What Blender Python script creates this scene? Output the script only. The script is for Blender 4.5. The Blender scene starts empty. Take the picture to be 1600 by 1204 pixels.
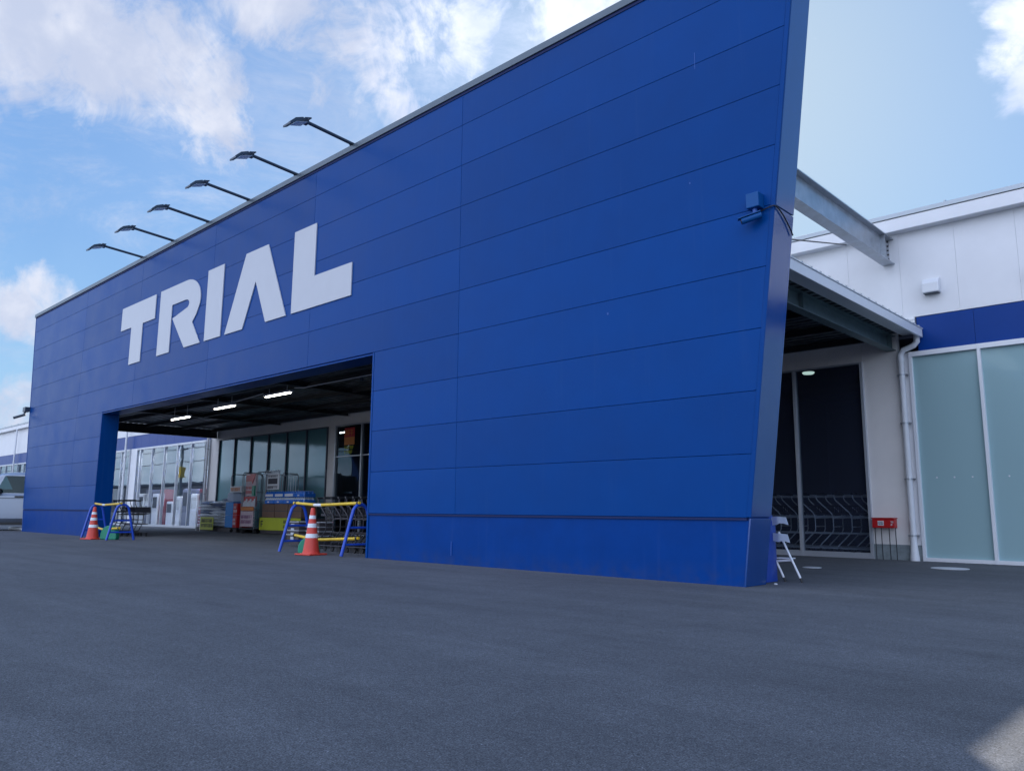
import bpy, math, random
from mathutils import Vector, Matrix
random.seed(7)
sc = bpy.context.scene
COL = sc.collection

# ------------------------------------------------------------------ camera
R = math.radians
cam_d = bpy.data.cameras.new('camera'); cam = bpy.data.objects.new('camera', cam_d); COL.objects.link(cam)
RI = Vector((0.724, 0.690, 0.008)); UP = Vector((0.104, -0.121, 0.987)); FW = Vector((-0.682, 0.714, 0.159))
P_, R_, Y_ = 0.159714, 0.0080567, 0.7629330
FW = Vector((-math.sin(Y_)*math.cos(P_), math.cos(Y_)*math.cos(P_), math.sin(P_)))
r0 = Vector((math.cos(Y_), math.sin(Y_), 0)); u0 = r0.cross(FW)
RI = math.cos(R_)*r0 + math.sin(R_)*u0; UP = -math.sin(R_)*r0 + math.cos(R_)*u0
cam.matrix_world = Matrix(((RI.x, UP.x, -FW.x, 0), (RI.y, UP.y, -FW.y, -7.8816), (RI.z, UP.z, -FW.z, 0.768), (0, 0, 0, 1)))
cam_d.sensor_width = 36; cam_d.lens = 27.5456; cam_d.clip_start = 0.05; cam_d.clip_end = 2000
sc.camera = cam

# ------------------------------------------------------------------ sun, sky, exposure
SUN = Vector((-0.818, 1.518, 1.0)).normalized()          # direction towards the sun
sd = bpy.data.lights.new('sun', 'SUN'); sun = bpy.data.objects.new('sun', sd); COL.objects.link(sun)
sd.energy = 3.2; sd.angle = R(0.6); sd.color = (1.0, 0.93, 0.84)
sun.rotation_euler = SUN.to_track_quat('Z', 'Y').to_euler(); sun.location = (-30, 50, 40)
sc.view_settings.view_transform = 'Standard'; sc.view_settings.look = 'None'
sc.view_settings.exposure = 1.0; sc.view_settings.gamma = 1.0

W = bpy.data.worlds.new('World'); sc.world = W; W.use_nodes = True
nt = W.node_tree; N = nt.nodes; L = nt.links; N.clear()
def nn(t, **k):
    n = N.new(t)
    for a, b in k.items(): setattr(n, a, b)
    return n
sky = nn('ShaderNodeTexSky', sky_type='NISHITA', sun_disc=False)
sky.sun_elevation = math.asin(SUN.z); sky.sun_rotation = math.atan2(SUN.x, SUN.y)
sky.altitude = 0; sky.air_density = 1.0; sky.dust_density = 0.6; sky.ozone_density = 1.6
tc = nn('ShaderNodeTexCoord')
def vmath(op, a, b=None):
    n = nn('ShaderNodeVectorMath', operation=op)
    for i, s in enumerate((a, b)):
        if s is None: continue
        if isinstance(s, (tuple, Vector)): n.inputs[i].default_value = s
        else: L.new(s, n.inputs[i])
    return n
def fmath(op, a, b=None, clamp=False):
    n = nn('ShaderNodeMath', operation=op); n.use_clamp = clamp
    for i, s in enumerate((a, b)):
        if s is None: continue
        if isinstance(s, (int, float)): n.inputs[i].default_value = s
        else: L.new(s, n.inputs[i])
    return n.outputs[0]
def mrange(v, a, b, c, d, smooth=True):
    n = nn('ShaderNodeMapRange'); n.interpolation_type = 'SMOOTHSTEP' if smooth else 'LINEAR'
    L.new(v, n.inputs[0])
    for i, x in enumerate((a, b, c, d)): n.inputs[i+1].default_value = x
    return n.outputs[0]
dirv = tc.outputs['Generated']
nrm = vmath('NORMALIZE', dirv).outputs[0]
def noise(vec, scale, detail, rough, dist=0.0, off=(0, 0, 0)):
    m = vmath('ADD', vec, off)
    n = nn('ShaderNodeTexNoise'); L.new(m.outputs[0], n.inputs['Vector'])
    n.inputs['Scale'].default_value = scale; n.inputs['Detail'].default_value = detail
    n.inputs['Roughness'].default_value = rough; n.inputs['Distortion'].default_value = dist
    return n
sep = nn('ShaderNodeSeparateXYZ'); L.new(nrm, sep.inputs[0])
# the clouds over the store: cumulus banks given as directions on the sky sphere (x, y, z, angular radius, weight)
BL = [(-0.8605,0.1832,0.4754,0.0703,1.00),(-0.8394,0.2417,0.4869,0.0686,1.00),(-0.8214,0.3010,0.4844,0.0592,1.00),
(-0.8193,0.3526,0.4521,0.0481,1.00),(-0.8722,0.2324,0.4305,0.0273,0.80),(-0.8253,0.3766,0.4207,0.0315,0.70),
(-0.7404,0.3891,0.5481,0.0556,0.90),(-0.7033,0.4566,0.5448,0.0542,0.90),(-0.6538,0.5090,0.5599,0.0439,0.90),
(-0.6069,0.5656,0.5583,0.0407,1.00),(-0.7006,0.5011,0.5080,0.0372,0.80),(-0.6975,0.5379,0.4734,0.0342,0.90),
(-0.7423,0.4690,0.4785,0.0406,0.70),(-0.7852,0.4292,0.4464,0.0583,0.55),(-0.9504,0.2322,0.2070,0.0361,1.00),
(-0.9673,0.2313,0.1038,0.0416,0.90),(-0.1313,0.8652,0.4840,0.0309,1.00),(-0.1512,0.8726,0.4645,0.0230,1.00),
(-0.1329,0.8856,0.4451,0.0225,1.00),(-0.9017,0.1815,0.3924,0.0142,0.70),(-0.5143,0.6390,0.5720,0.0550,1.00),
(-0.3374,0.8296,0.4449,0.0096,0.80),(-0.9145,0.2423,0.3239,0.0369,0.25)]
w1 = noise(nrm, 5.0, 5, 0.6); w1v = vmath('SUBTRACT', w1.outputs['Color'], (0.5, 0.5, 0.5)).outputs[0]
w1s = nn('ShaderNodeVectorMath', operation='SCALE'); L.new(w1v, w1s.inputs[0]); w1s.inputs['Scale'].default_value = 0.09
wdir = vmath('NORMALIZE', vmath('ADD', nrm, w1s.outputs[0]).outputs[0]).outputs[0]
tot = None
for x, y, z, r, w in BL:
    d = vmath('DISTANCE', wdir, (x, y, z)).outputs['Value']
    g = mrange(d, r*2.5, r*0.2, 0.0, w)
    tot = g if tot is None else fmath('MAXIMUM', tot, g)
n1 = noise(nrm, 8.0, 12, 0.66, 0.7).outputs['Fac']
n2 = noise(nrm, 34.0, 6, 0.6, 0.6).outputs['Fac']
nmix = fmath('ADD', fmath('MULTIPLY', n1, 0.72), fmath('MULTIPLY', n2, 0.28))
# scattered cumulus elsewhere in the sky (only behind the camera side, where none are placed by hand)
back = mrange(sep.outputs['Y'], 0.05, -0.35, 0.0, 0.85)
tot = fmath('MAXIMUM', tot, back)
wv = vmath('MULTIPLY', nrm, (1.0, 1.0, 2.2)).outputs[0]
wisp = mrange(noise(wv, 3.2, 12, 0.72, 1.1, (3.1, 1.7, 0.4)).outputs['Fac'], 0.42, 0.76, 0.05, 0.50)
cv = fmath('ADD', fmath('MULTIPLY', tot, 0.60), fmath('MULTIPLY', nmix, 1.55))
wisp = fmath('MULTIPLY', wisp, mrange(sep.outputs['X'], -0.45, -0.62, 0.0, 1.0))
cmask = fmath('MAXIMUM', mrange(cv, 1.0, 1.40, 0.0, 0.95), wisp)
shade = mrange(noise(nrm, 12.0, 6, 0.55, 0.2, (-0.012, 0.02, 0.02)).outputs['Fac'], 0.38, 0.66, 0.0, 1.0)
ccol = nn('ShaderNodeMix', data_type='RGBA'); L.new(shade, ccol.inputs[0])
ccol.inputs[6].default_value = (3.5, 3.9, 5.0, 1); ccol.inputs[7].default_value = (4.9, 5.1, 5.8, 1)
# air: tame the blaze round the sun so that the blue holds, as the photograph's exposure did
tint = nn('ShaderNodeMix', data_type='RGBA', blend_type='MULTIPLY'); tint.inputs[0].default_value = 1.0
tint.inputs[7].default_value = (0.74, 0.99, 1.20, 1)
sl = vmath('DOT_PRODUCT', sky.outputs[0], (0.25, 0.35, 0.40)).outputs['Value']
comp = fmath('DIVIDE', 1.0, fmath('ADD', fmath('MULTIPLY', sl, 1/3.0), 1.0))
scl = nn('ShaderNodeVectorMath', operation='SCALE'); L.new(sky.outputs[0], scl.inputs[0]); L.new(comp, scl.inputs['Scale'])
s2 = nn('ShaderNodeVectorMath', operation='SCALE'); L.new(scl.outputs[0], s2.inputs[0]); 
backlift = mrange(sep.outputs['Y'], 0.25, -0.5, 1.75, 4.0); L.new(backlift, s2.inputs['Scale'])
# pale haze low over the horizon
hz = mrange(sep.outputs['Z'], 0.30, 0.0, 0.0, 0.75) 
hm = nn('ShaderNodeMix', data_type='RGBA'); L.new(hz, hm.inputs[0]); L.new(s2.outputs[0], hm.inputs[6]); hm.inputs[7].default_value = (3.0, 3.9, 4.9, 1)
L.new(hm.outputs[2], tint.inputs[6])
# clouds opposite the sun are lit from the front and far brighter than the backlit ones over the store
cb_ = nn('ShaderNodeVectorMath', operation='SCALE'); L.new(ccol.outputs[2], cb_.inputs[0]); L.new(mrange(sep.outputs['Y'], 0.1, -0.5, 1.0, 2.6), cb_.inputs['Scale'])
sunny = mrange(vmath('DOT_PRODUCT', nrm, tuple(SUN)).outputs['Value'], 0.90, 0.985, 1.0, 1.5)
cb2 = nn('ShaderNodeVectorMath', operation='SCALE'); L.new(cb_.outputs[0], cb2.inputs[0]); L.new(sunny, cb2.inputs['Scale'])
mixc = nn('ShaderNodeMix', data_type='RGBA'); L.new(cmask, mixc.inputs[0])
L.new(tint.outputs[2], mixc.inputs[6]); L.new(cb2.outputs[0], mixc.inputs[7])
bg = nn('ShaderNodeBackground'); L.new(mixc.outputs[2], bg.inputs[0]); bg.inputs[1].default_value = 0.085
out = nn('ShaderNodeOutputWorld'); L.new(bg.outputs[0], out.inputs[0])

# ------------------------------------------------------------------ materials
MATS = {}
def mat(name, col, rough=0.6, metal=0.0, spec=0.5, bump=0.0, bscale=20.0, var=0.0, vscale=3.0, coat=0.0, ior=None, emit=None, estr=0, stretch=None, rvar=0.0):
    if name in MATS: return MATS[name]
    m = bpy.data.materials.new(name); m.use_nodes = True; t = m.node_tree; b = t.nodes['Principled BSDF']
    b.inputs['Base Color'].default_value = (*col, 1); b.inputs['Roughness'].default_value = rough
    b.inputs['Metallic'].default_value = metal; b.inputs['Specular IOR Level'].default_value = spec
    b.inputs['Coat Weight'].default_value = coat; b.inputs['Coat Roughness'].default_value = 0.08
    if ior: b.inputs['IOR'].default_value = ior
    if emit: b.inputs['Emission Color'].default_value = (*emit, 1); b.inputs['Emission Strength'].default_value = estr
    c = t.nodes.new('ShaderNodeTexCoord'); src = c.outputs['Object']
    if stretch:
        mp = t.nodes.new('ShaderNodeMapping'); mp.inputs['Scale'].default_value = stretch
        t.links.new(src, mp.inputs[0]); src = mp.outputs[0]
    if var or rvar:
        n = t.nodes.new('ShaderNodeTexNoise'); n.inputs['Scale'].default_value = vscale; n.inputs['Detail'].default_value = 6
        n.inputs['Roughness'].default_value = 0.6
        t.links.new(src, n.inputs['Vector'])
        r = t.nodes.new('ShaderNodeMapRange'); t.links.new(n.outputs['Fac'], r.inputs[0])
        r.inputs[1].default_value = 0.3; r.inputs[2].default_value = 0.7; r.inputs[3].default_value = 1-var; r.inputs[4].default_value = 1+var
        x = t.nodes.new('ShaderNodeMix'); x.data_type = 'RGBA'; x.blend_type = 'MULTIPLY'; x.inputs[0].default_value = 1
        x.inputs[6].default_value = (*col, 1); t.links.new(r.outputs[0], x.inputs[7]); t.links.new(x.outputs[2], b.inputs['Base Color'])
        if rvar:
            r2 = t.nodes.new('ShaderNodeMapRange'); t.links.new(n.outputs['Fac'], r2.inputs[0])
            r2.inputs[1].default_value = 0.3; r2.inputs[2].default_value = 0.7; r2.inputs[3].default_value = rough-rvar; r2.inputs[4].default_value = rough+rvar
            t.links.new(r2.outputs[0], b.inputs['Roughness'])
    if bump:
        n = t.nodes.new('ShaderNodeTexNoise'); n.inputs['Scale'].default_value = bscale; n.inputs['Detail'].default_value = 4
        t.links.new(src, n.inputs['Vector'])
        bp = t.nodes.new('ShaderNodeBump'); bp.inputs['Strength'].default_value = 1.0; bp.inputs['Distance'].default_value = bump
        t.links.new(n.outputs['Fac'], bp.inputs['Height']); t.links.new(bp.outputs[0], b.inputs['Normal'])
    MATS[name] = m; return m
def glass(name, tint, ior, rough=0.0, wav=0.004, film=0.0, filmcol=(0.1, 0.3, 0.35)):
    m = bpy.data.materials.new(name); m.use_nodes = True; t = m.node_tree; t.nodes.clear()
    o = t.nodes.new('ShaderNodeOutputMaterial'); mx = t.nodes.new('ShaderNodeMixShader')
    tr = t.nodes.new('ShaderNodeBsdfTransparent'); tr.inputs[0].default_value = (*tint, 1)
    gl = t.nodes.new('ShaderNodeBsdfGlossy'); gl.inputs['Roughness'].default_value = rough; gl.inputs[0].default_value = (0.74, 0.89, 1, 1)
    fr = t.nodes.new('ShaderNodeFresnel'); fr.inputs[0].default_value = ior
    # the slight waviness of float glass
    tcn = t.nodes.new('ShaderNodeTexCoord'); ns = t.nodes.new('ShaderNodeTexNoise'); ns.inputs['Scale'].default_value = 0.9
    t.links.new(tcn.outputs['Object'], ns.inputs['Vector'])
    bp = t.nodes.new('ShaderNodeBump'); bp.inputs['Distance'].default_value = wav
    t.links.new(ns.outputs['Fac'], bp.inputs['Height']); t.links.new(bp.outputs[0], gl.inputs['Normal'])
    base = tr.outputs[0]
    if film:
        df = t.nodes.new('ShaderNodeBsdfDiffuse'); df.inputs[0].default_value = (*filmcol, 1)
        m2 = t.nodes.new('ShaderNodeMixShader'); m2.inputs[0].default_value = film
        t.links.new(tr.outputs[0], m2.inputs[1]); t.links.new(df.outputs[0], m2.inputs[2]); base = m2.outputs[0]
    ge = t.nodes.new('ShaderNodeNewGeometry'); fb = t.nodes.new('ShaderNodeMath'); fb.operation = 'SUBTRACT'; fb.inputs[0].default_value = 1
    t.links.new(ge.outputs['Backfacing'], fb.inputs[1]); fm = t.nodes.new('ShaderNodeMath'); fm.operation = 'MULTIPLY'
    t.links.new(fr.outputs[0], fm.inputs[0]); t.links.new(fb.outputs[0], fm.inputs[1])   # reflect at the outer face only
    t.links.new(fm.outputs[0], mx.inputs[0]); t.links.new(base, mx.inputs[1]); t.links.new(gl.outputs[0], mx.inputs[2])
    t.links.new(mx.outputs[0], o.inputs[0]); MATS[name] = m; return m

def asphalt():
    m = bpy.data.materials.new('asphalt'); m.use_nodes = True; t = m.node_tree; b = t.nodes['Principled BSDF']
    c = t.nodes.new('ShaderNodeTexCoord'); lk = t.links.new
    def nz(scale, det, rough=0.6, vec=None, dist=0):
        n = t.nodes.new('ShaderNodeTexNoise'); n.inputs['Scale'].default_value = scale; n.inputs['Detail'].default_value = det
        n.inputs['Roughness'].default_value = rough; n.inputs['Distortion'].default_value = dist
        lk(vec or c.outputs['Object'], n.inputs['Vector']); return n.outputs['Fac']
    def mr(v, a, b_, c_, d):
        r = t.nodes.new('ShaderNodeMapRange'); lk(v, r.inputs[0])
        for i, x in enumerate((a, b_, c_, d)): r.inputs[i+1].default_value = x
        return r.outputs[0]
    def mul(a, b_, op='MULTIPLY'):
        n = t.nodes.new('ShaderNodeMath'); n.operation = op
        for i, s in enumerate((a, b_)):
            if isinstance(s, (int, float)): n.inputs[i].default_value = s
            else: lk(s, n.inputs[i])
        return n.outputs[0]
    mp = t.nodes.new('ShaderNodeMapping'); mp.inputs['Scale'].default_value = (0.16, 1.3, 1); mp.inputs['Rotation'].default_value = (0, 0, R(-14))
    lk(c.outputs['Object'], mp.inputs[0])
    streak = mr(nz(1.6, 5, 0.6, mp.outputs[0], 0.6), 0.30, 0.72, 0.82, 1.12)
    big = mr(nz(0.35, 5), 0.3, 0.7, 0.88, 1.10)
    mid = mr(nz(6, 5), 0.3, 0.7, 0.90, 1.10)
    fine = mr(nz(150, 3, 0.7), 0.35, 0.65, 0.36, 1.64)
    fine2 = mr(nz(42, 3, 0.7), 0.35, 0.65, 0.76, 1.24)
    # pale stones in the mix
    v = t.nodes.new('ShaderNodeTexVoronoi'); v.inputs['Scale'].default_value = 75; lk(c.outputs['Object'], v.inputs['Vector'])
    vs = t.nodes.new('ShaderNodeSeparateColor'); lk(v.outputs['Color'], vs.inputs[0])
    stone = mul(mr(v.outputs['Distance'], 0.22, 0.30, 1, 0), mr(vs.outputs[0], 0.94, 0.95, 0, 1))
    dark = mul(mr(v.outputs['Distance'], 0.25, 0.35, 1, 0), mr(vs.outputs[1], 0.93, 0.95, 0, 1))
    k = mul(mul(mul(streak, big), mul(mid, fine)), fine2)
    k = mul(k, mr(nz(0.9, 7, 0.65, None, 0.8), 0.56, 0.72, 1.0, 0.86))
    k = mul(k, mul(mul(stone, 0.9), 1.0, 'ADD')); k = mul(k, mul(1.0, mul(dark, 0.45), 'SUBTRACT'))
    x = t.nodes.new('ShaderNodeMix'); x.data_type = 'RGBA'; x.blend_type = 'MULTIPLY'; x.inputs[0].default_value = 1
    x.inputs[6].default_value = (0.105, 0.111, 0.122, 1); lk(k, x.inputs[7]); lk(x.outputs[2], b.inputs['Base Color'])
    b.inputs['Roughness'].default_value = 0.86; b.inputs['Specular IOR Level'].default_value = 0.3
    bp = t.nodes.new('ShaderNodeBump'); bp.inputs['Distance'].default_value = 0.0035; bp.inputs['Strength'].default_value = 0.9
    lk(mul(nz(110, 3, 0.7), mul(v.outputs['Distance'], 0.4), 'ADD'), bp.inputs['Height']); lk(bp.outputs[0], b.inputs['Normal'])
    MATS['asphalt'] = m; return m

asphalt()
BLUE = (0.0002, 0.051, 0.232)
mat('blue_end', BLUE, 0.16, 0, 0.5, ior=1.95, bump=0.0012, bscale=0.7, var=0.04, rvar=0.03)
mat('blue_box', (0.004, 0.075, 0.26), 0.4, 0, 0.2)
mat('blue_panel', BLUE, 0.35, 0, 0.08, bump=0.010, bscale=0.75, var=0.05, vscale=1.2, rvar=0.05)
mat('blue_base', (0.0002, 0.042, 0.222), 0.42, 0, 0.08, bump=0.003, bscale=4, var=0.08, vscale=2.5, rvar=0.06)
def weather(name, dirt=False):
    m = MATS[name]; t = m.node_tree; b = t.nodes['Principled BSDF']; lk = t.links.new
    src = b.inputs['Base Color'].links[0].from_socket
    c = t.nodes.new('ShaderNodeTexCoord'); g_ = t.nodes.new('ShaderNodeNewGeometry')
    r = t.nodes.new('ShaderNodeMapRange'); lk(g_.outputs['Random Per Island'], r.inputs[0]); r.inputs[3].default_value = .93; r.inputs[4].default_value = 1.07
    x = t.nodes.new('ShaderNodeMix'); x.data_type = 'RGBA'; x.blend_type = 'MULTIPLY'; x.inputs[0].default_value = 1
    lk(src, x.inputs[6]); lk(r.outputs[0], x.inputs[7])
    mp = t.nodes.new('ShaderNodeMapping'); mp.inputs['Scale'].default_value = (7, 7, .35); lk(c.outputs['Object'], mp.inputs[0])
    n = t.nodes.new('ShaderNodeTexNoise'); n.inputs['Scale'].default_value = 1.6; n.inputs['Detail'].default_value = 6; lk(mp.outputs[0], n.inputs['Vector'])
    r2 = t.nodes.new('ShaderNodeMapRange'); lk(n.outputs['Fac'], r2.inputs[0]); r2.inputs[1].default_value = .58; r2.inputs[2].default_value = .80; r2.inputs[3].default_value = 0; r2.inputs[4].default_value = .03
    y = t.nodes.new('ShaderNodeMix'); y.data_type = 'RGBA'; lk(r2.outputs[0], y.inputs[0]); lk(x.outputs[2], y.inputs[6]); y.inputs[7].default_value = (.22, .27, .34, 1)
    last = y.outputs[2]
    if dirt:
        s_ = t.nodes.new('ShaderNodeSeparateXYZ'); lk(c.outputs['Object'], s_.inputs[0])
        n2 = t.nodes.new('ShaderNodeTexNoise'); n2.inputs['Scale'].default_value = 7; n2.inputs['Detail'].default_value = 8; lk(c.outputs['Object'], n2.inputs['Vector'])
        r3 = t.nodes.new('ShaderNodeMapRange'); lk(s_.outputs[2], r3.inputs[0]); r3.inputs[1].default_value = 0; r3.inputs[2].default_value = .26; r3.inputs[3].default_value = .32; r3.inputs[4].default_value = 0
        r4 = t.nodes.new('ShaderNodeMapRange'); lk(n2.outputs['Fac'], r4.inputs[0]); r4.inputs[1].default_value = .38; r4.inputs[2].default_value = .70
        mm = t.nodes.new('ShaderNodeMath'); mm.operation = 'MULTIPLY'; lk(r3.outputs[0], mm.inputs[0]); lk(r4.outputs[0], mm.inputs[1])
        z = t.nodes.new('ShaderNodeMix'); z.data_type = 'RGBA'; lk(mm.outputs[0], z.inputs[0]); lk(last, z.inputs[6]); z.inputs[7].default_value = (.05, .06, .085, 1); last = z.outputs[2]
    lk(last, b.inputs['Base Color'])
weather('blue_panel'); weather('blue_base', True)
mat('joint_dark', (0.001, 0.045, 0.24), 0.8)
mat('joint_shade', (0.003, 0.015, 0.09), 0.8)  # shadow lines under panels and coping, put in as dark colour
mat('blue_light', (0.012, 0.085, 0.36), 0.4)
mat('coping_metal', (0.09, 0.12, 0.15), 0.42, 0.4, var=0.08)
mat('white_letter', (0.47, 0.485, 0.53), 0.35, 0, 0.5, var=0.02)
mat('white_cladding', (0.74, 0.75, 0.78), 0.45, 0, 0.5, bump=0.004, bscale=1.2, var=0.035, vscale=1.5)
mat('white_joint', (0.62, 0.64, 0.68), 0.8)
mat('beige_cladding', (0.72, 0.70, 0.69), 0.5, 0, 0.4, var=0.04, vscale=2)
mat('concrete', (0.20, 0.24, 0.26), 0.85, bump=0.003, bscale=40, var=0.2, vscale=9)
mat('white_metal', (0.72, 0.74, 0.78), 0.38, 0.1)
mat('alu_frame', (0.50, 0.53, 0.58), 0.35, 0.5)
mat('dark_frame', (0.05, 0.07, 0.10), 0.4, 0.3)
mat('galvanised', (0.42, 0.45, 0.49), 0.42, 0.75, var=0.22, vscale=5, bump=0.002, bscale=12, rvar=0.12)
mat('galv_dark', (0.13, 0.19, 0.21), 0.5, 0.4, var=0.15, vscale=6)
mat('dark_steel', (0.03, 0.033, 0.04), 0.5, 0.3, var=0.1)
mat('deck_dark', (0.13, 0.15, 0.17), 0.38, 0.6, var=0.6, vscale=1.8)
mat('roof_metal', (0.38, 0.42, 0.46), 0.4, 0.6)
mat('lamp_body', (0.06, 0.075, 0.10), 0.4, 0.4)
mat('lamp_glass', (0.75, 0.78, 0.82), 0.2)
mat('led', (0.9, 0.9, 0.9), 0.4, emit=(1.0, 0.97, 0.86), estr=7.0)
mat('pvc', (0.66, 0.68, 0.72), 0.4, var=0.03)
mat('interior_dark', (0.16, 0.18, 0.26), 0.8)
mat('interior_floor', (0.12, 0.12, 0.13), 0.4)
mat('interior_white', (0.55, 0.57, 0.6), 0.6)
mat('cone_red', (0.62, 0.055, 0.035), 0.45, var=0.1, vscale=6)
mat('cone_white', (0.75, 0.77, 0.8), 0.35, var=0.06, vscale=8)
mat('green_plastic', (0.01, 0.22, 0.13), 0.4)
mat('barrier_blue', (0.012, 0.07, 0.48), 0.35)
mat('rail_yellow', (0.75, 0.50, 0.03), 0.4, var=0.12, vscale=9)
mat('black_plastic', (0.015, 0.016, 0.02), 0.45)
mat('cart_chrome', (0.30, 0.32, 0.34), 0.3, 0.85)
mat('cart_lightened', (0.78, 0.81, 0.85), 0.4, 0.1)  # frame colour lightened to make up for the dim light behind the glass
mat('cart_black', (0.045, 0.042, 0.05), 0.35, 0.3)
mat('led_fill', (0.9, 0.9, 0.9), 0.4, emit=(0.9, 0.95, 1.0), estr=110.0)  # strong glow for the added lamps behind the far windows
mat('led_dim', (0.5, 0.55, 0.5), 0.4, emit=(0.75, 0.95, 0.80), estr=0.7)
mat('cart_dark', (0.035, 0.035, 0.045), 0.4, 0.4)
mat('rubber', (0.02, 0.02, 0.022), 0.7)
mat('bag_white', (0.72, 0.76, 0.82), 0.35, var=0.18, vscale=14, bump=0.01, bscale=14)
mat('bag_blue', (0.12, 0.17, 0.30), 0.4, var=0.3, vscale=10, bump=0.01, bscale=14)
mat('yellow_green', (0.42, 0.46, 0.02), 0.5, var=0.06)
mat('brown_card', (0.16, 0.095, 0.065), 0.8, var=0.12, vscale=4)
mat('dark_crate', (0.06, 0.05, 0.055), 0.6, var=0.2)
mat('bright_blue', (0.01, 0.22, 0.62), 0.4)
mat('bottle_blue', (0.02, 0.16, 0.62), 0.12, 0, 0.7)
mat('bottle_cap', (0.65, 0.72, 0.8), 0.3)
mat('red_paint', (0.42, 0.01, 0.012), 0.4)
mat('orange_print', (0.55, 0.17, 0.02), 0.5)
mat('pink_white', (0.55, 0.42, 0.45), 0.6, var=0.1, vscale=8)
mat('paper_white', (0.62, 0.64, 0.68), 0.5)
mat('print_dark', (0.03, 0.03, 0.05), 0.6)
mat('print_purple', (0.18, 0.05, 0.16), 0.6)
mat('tarp_blue', (0.006, 0.05, 0.34), 0.42, bump=0.012, bscale=9, var=0.1)
mat('cloth_white', (0.52, 0.60, 0.74), 0.7, bump=0.006, bscale=25, var=0.08)
mat('van_paint', (0.26, 0.30, 0.38), 0.25, 0.4, coat=0.8)
mat('van_white', (0.62, 0.64, 0.68), 0.3, 0.1)
mat('chrome', (0.6, 0.62, 0.65), 0.12, 1.0)
mat('band_blue', (0.001, 0.04, 0.23), 0.36, 0, 0.2, var=0.04)
mat('lot_grey', (0.035, 0.045, 0.07), 0.7, var=0.15)
mat('lot_pale', (0.30, 0.34, 0.42), 0.7)
mat('shop_white', (0.80, 0.83, 0.88), 0.5)
mat('shop_blue', (0.02, 0.14, 0.45), 0.5)
mat('shop_red', (0.22, 0.015, 0.04), 0.5)
glass('glass_clear', (0.50, 0.56, 0.60), 1.42)
glass('glass_dark', (0.80, 0.85, 0.90), 1.5, 0.0, 0.002, 0.22, (0.055, 0.065, 0.10))
glass('glass_mirror', (0.86, 0.88, 0.91), 2.3, 0.0, 0.0015)
glass('glass_frost', (0.06, 0.12, 0.14), 1.5, 0.06, 0.01, 0.93, (0.30, 0.45, 0.48))
glass('glass_frost_left', (0.06, 0.10, 0.12), 1.6, 0.09, 0.004, 0.92, (0.12, 0.27, 0.30))
glass('van_glass', (0.25, 0.42, 0.42), 1.4)

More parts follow.
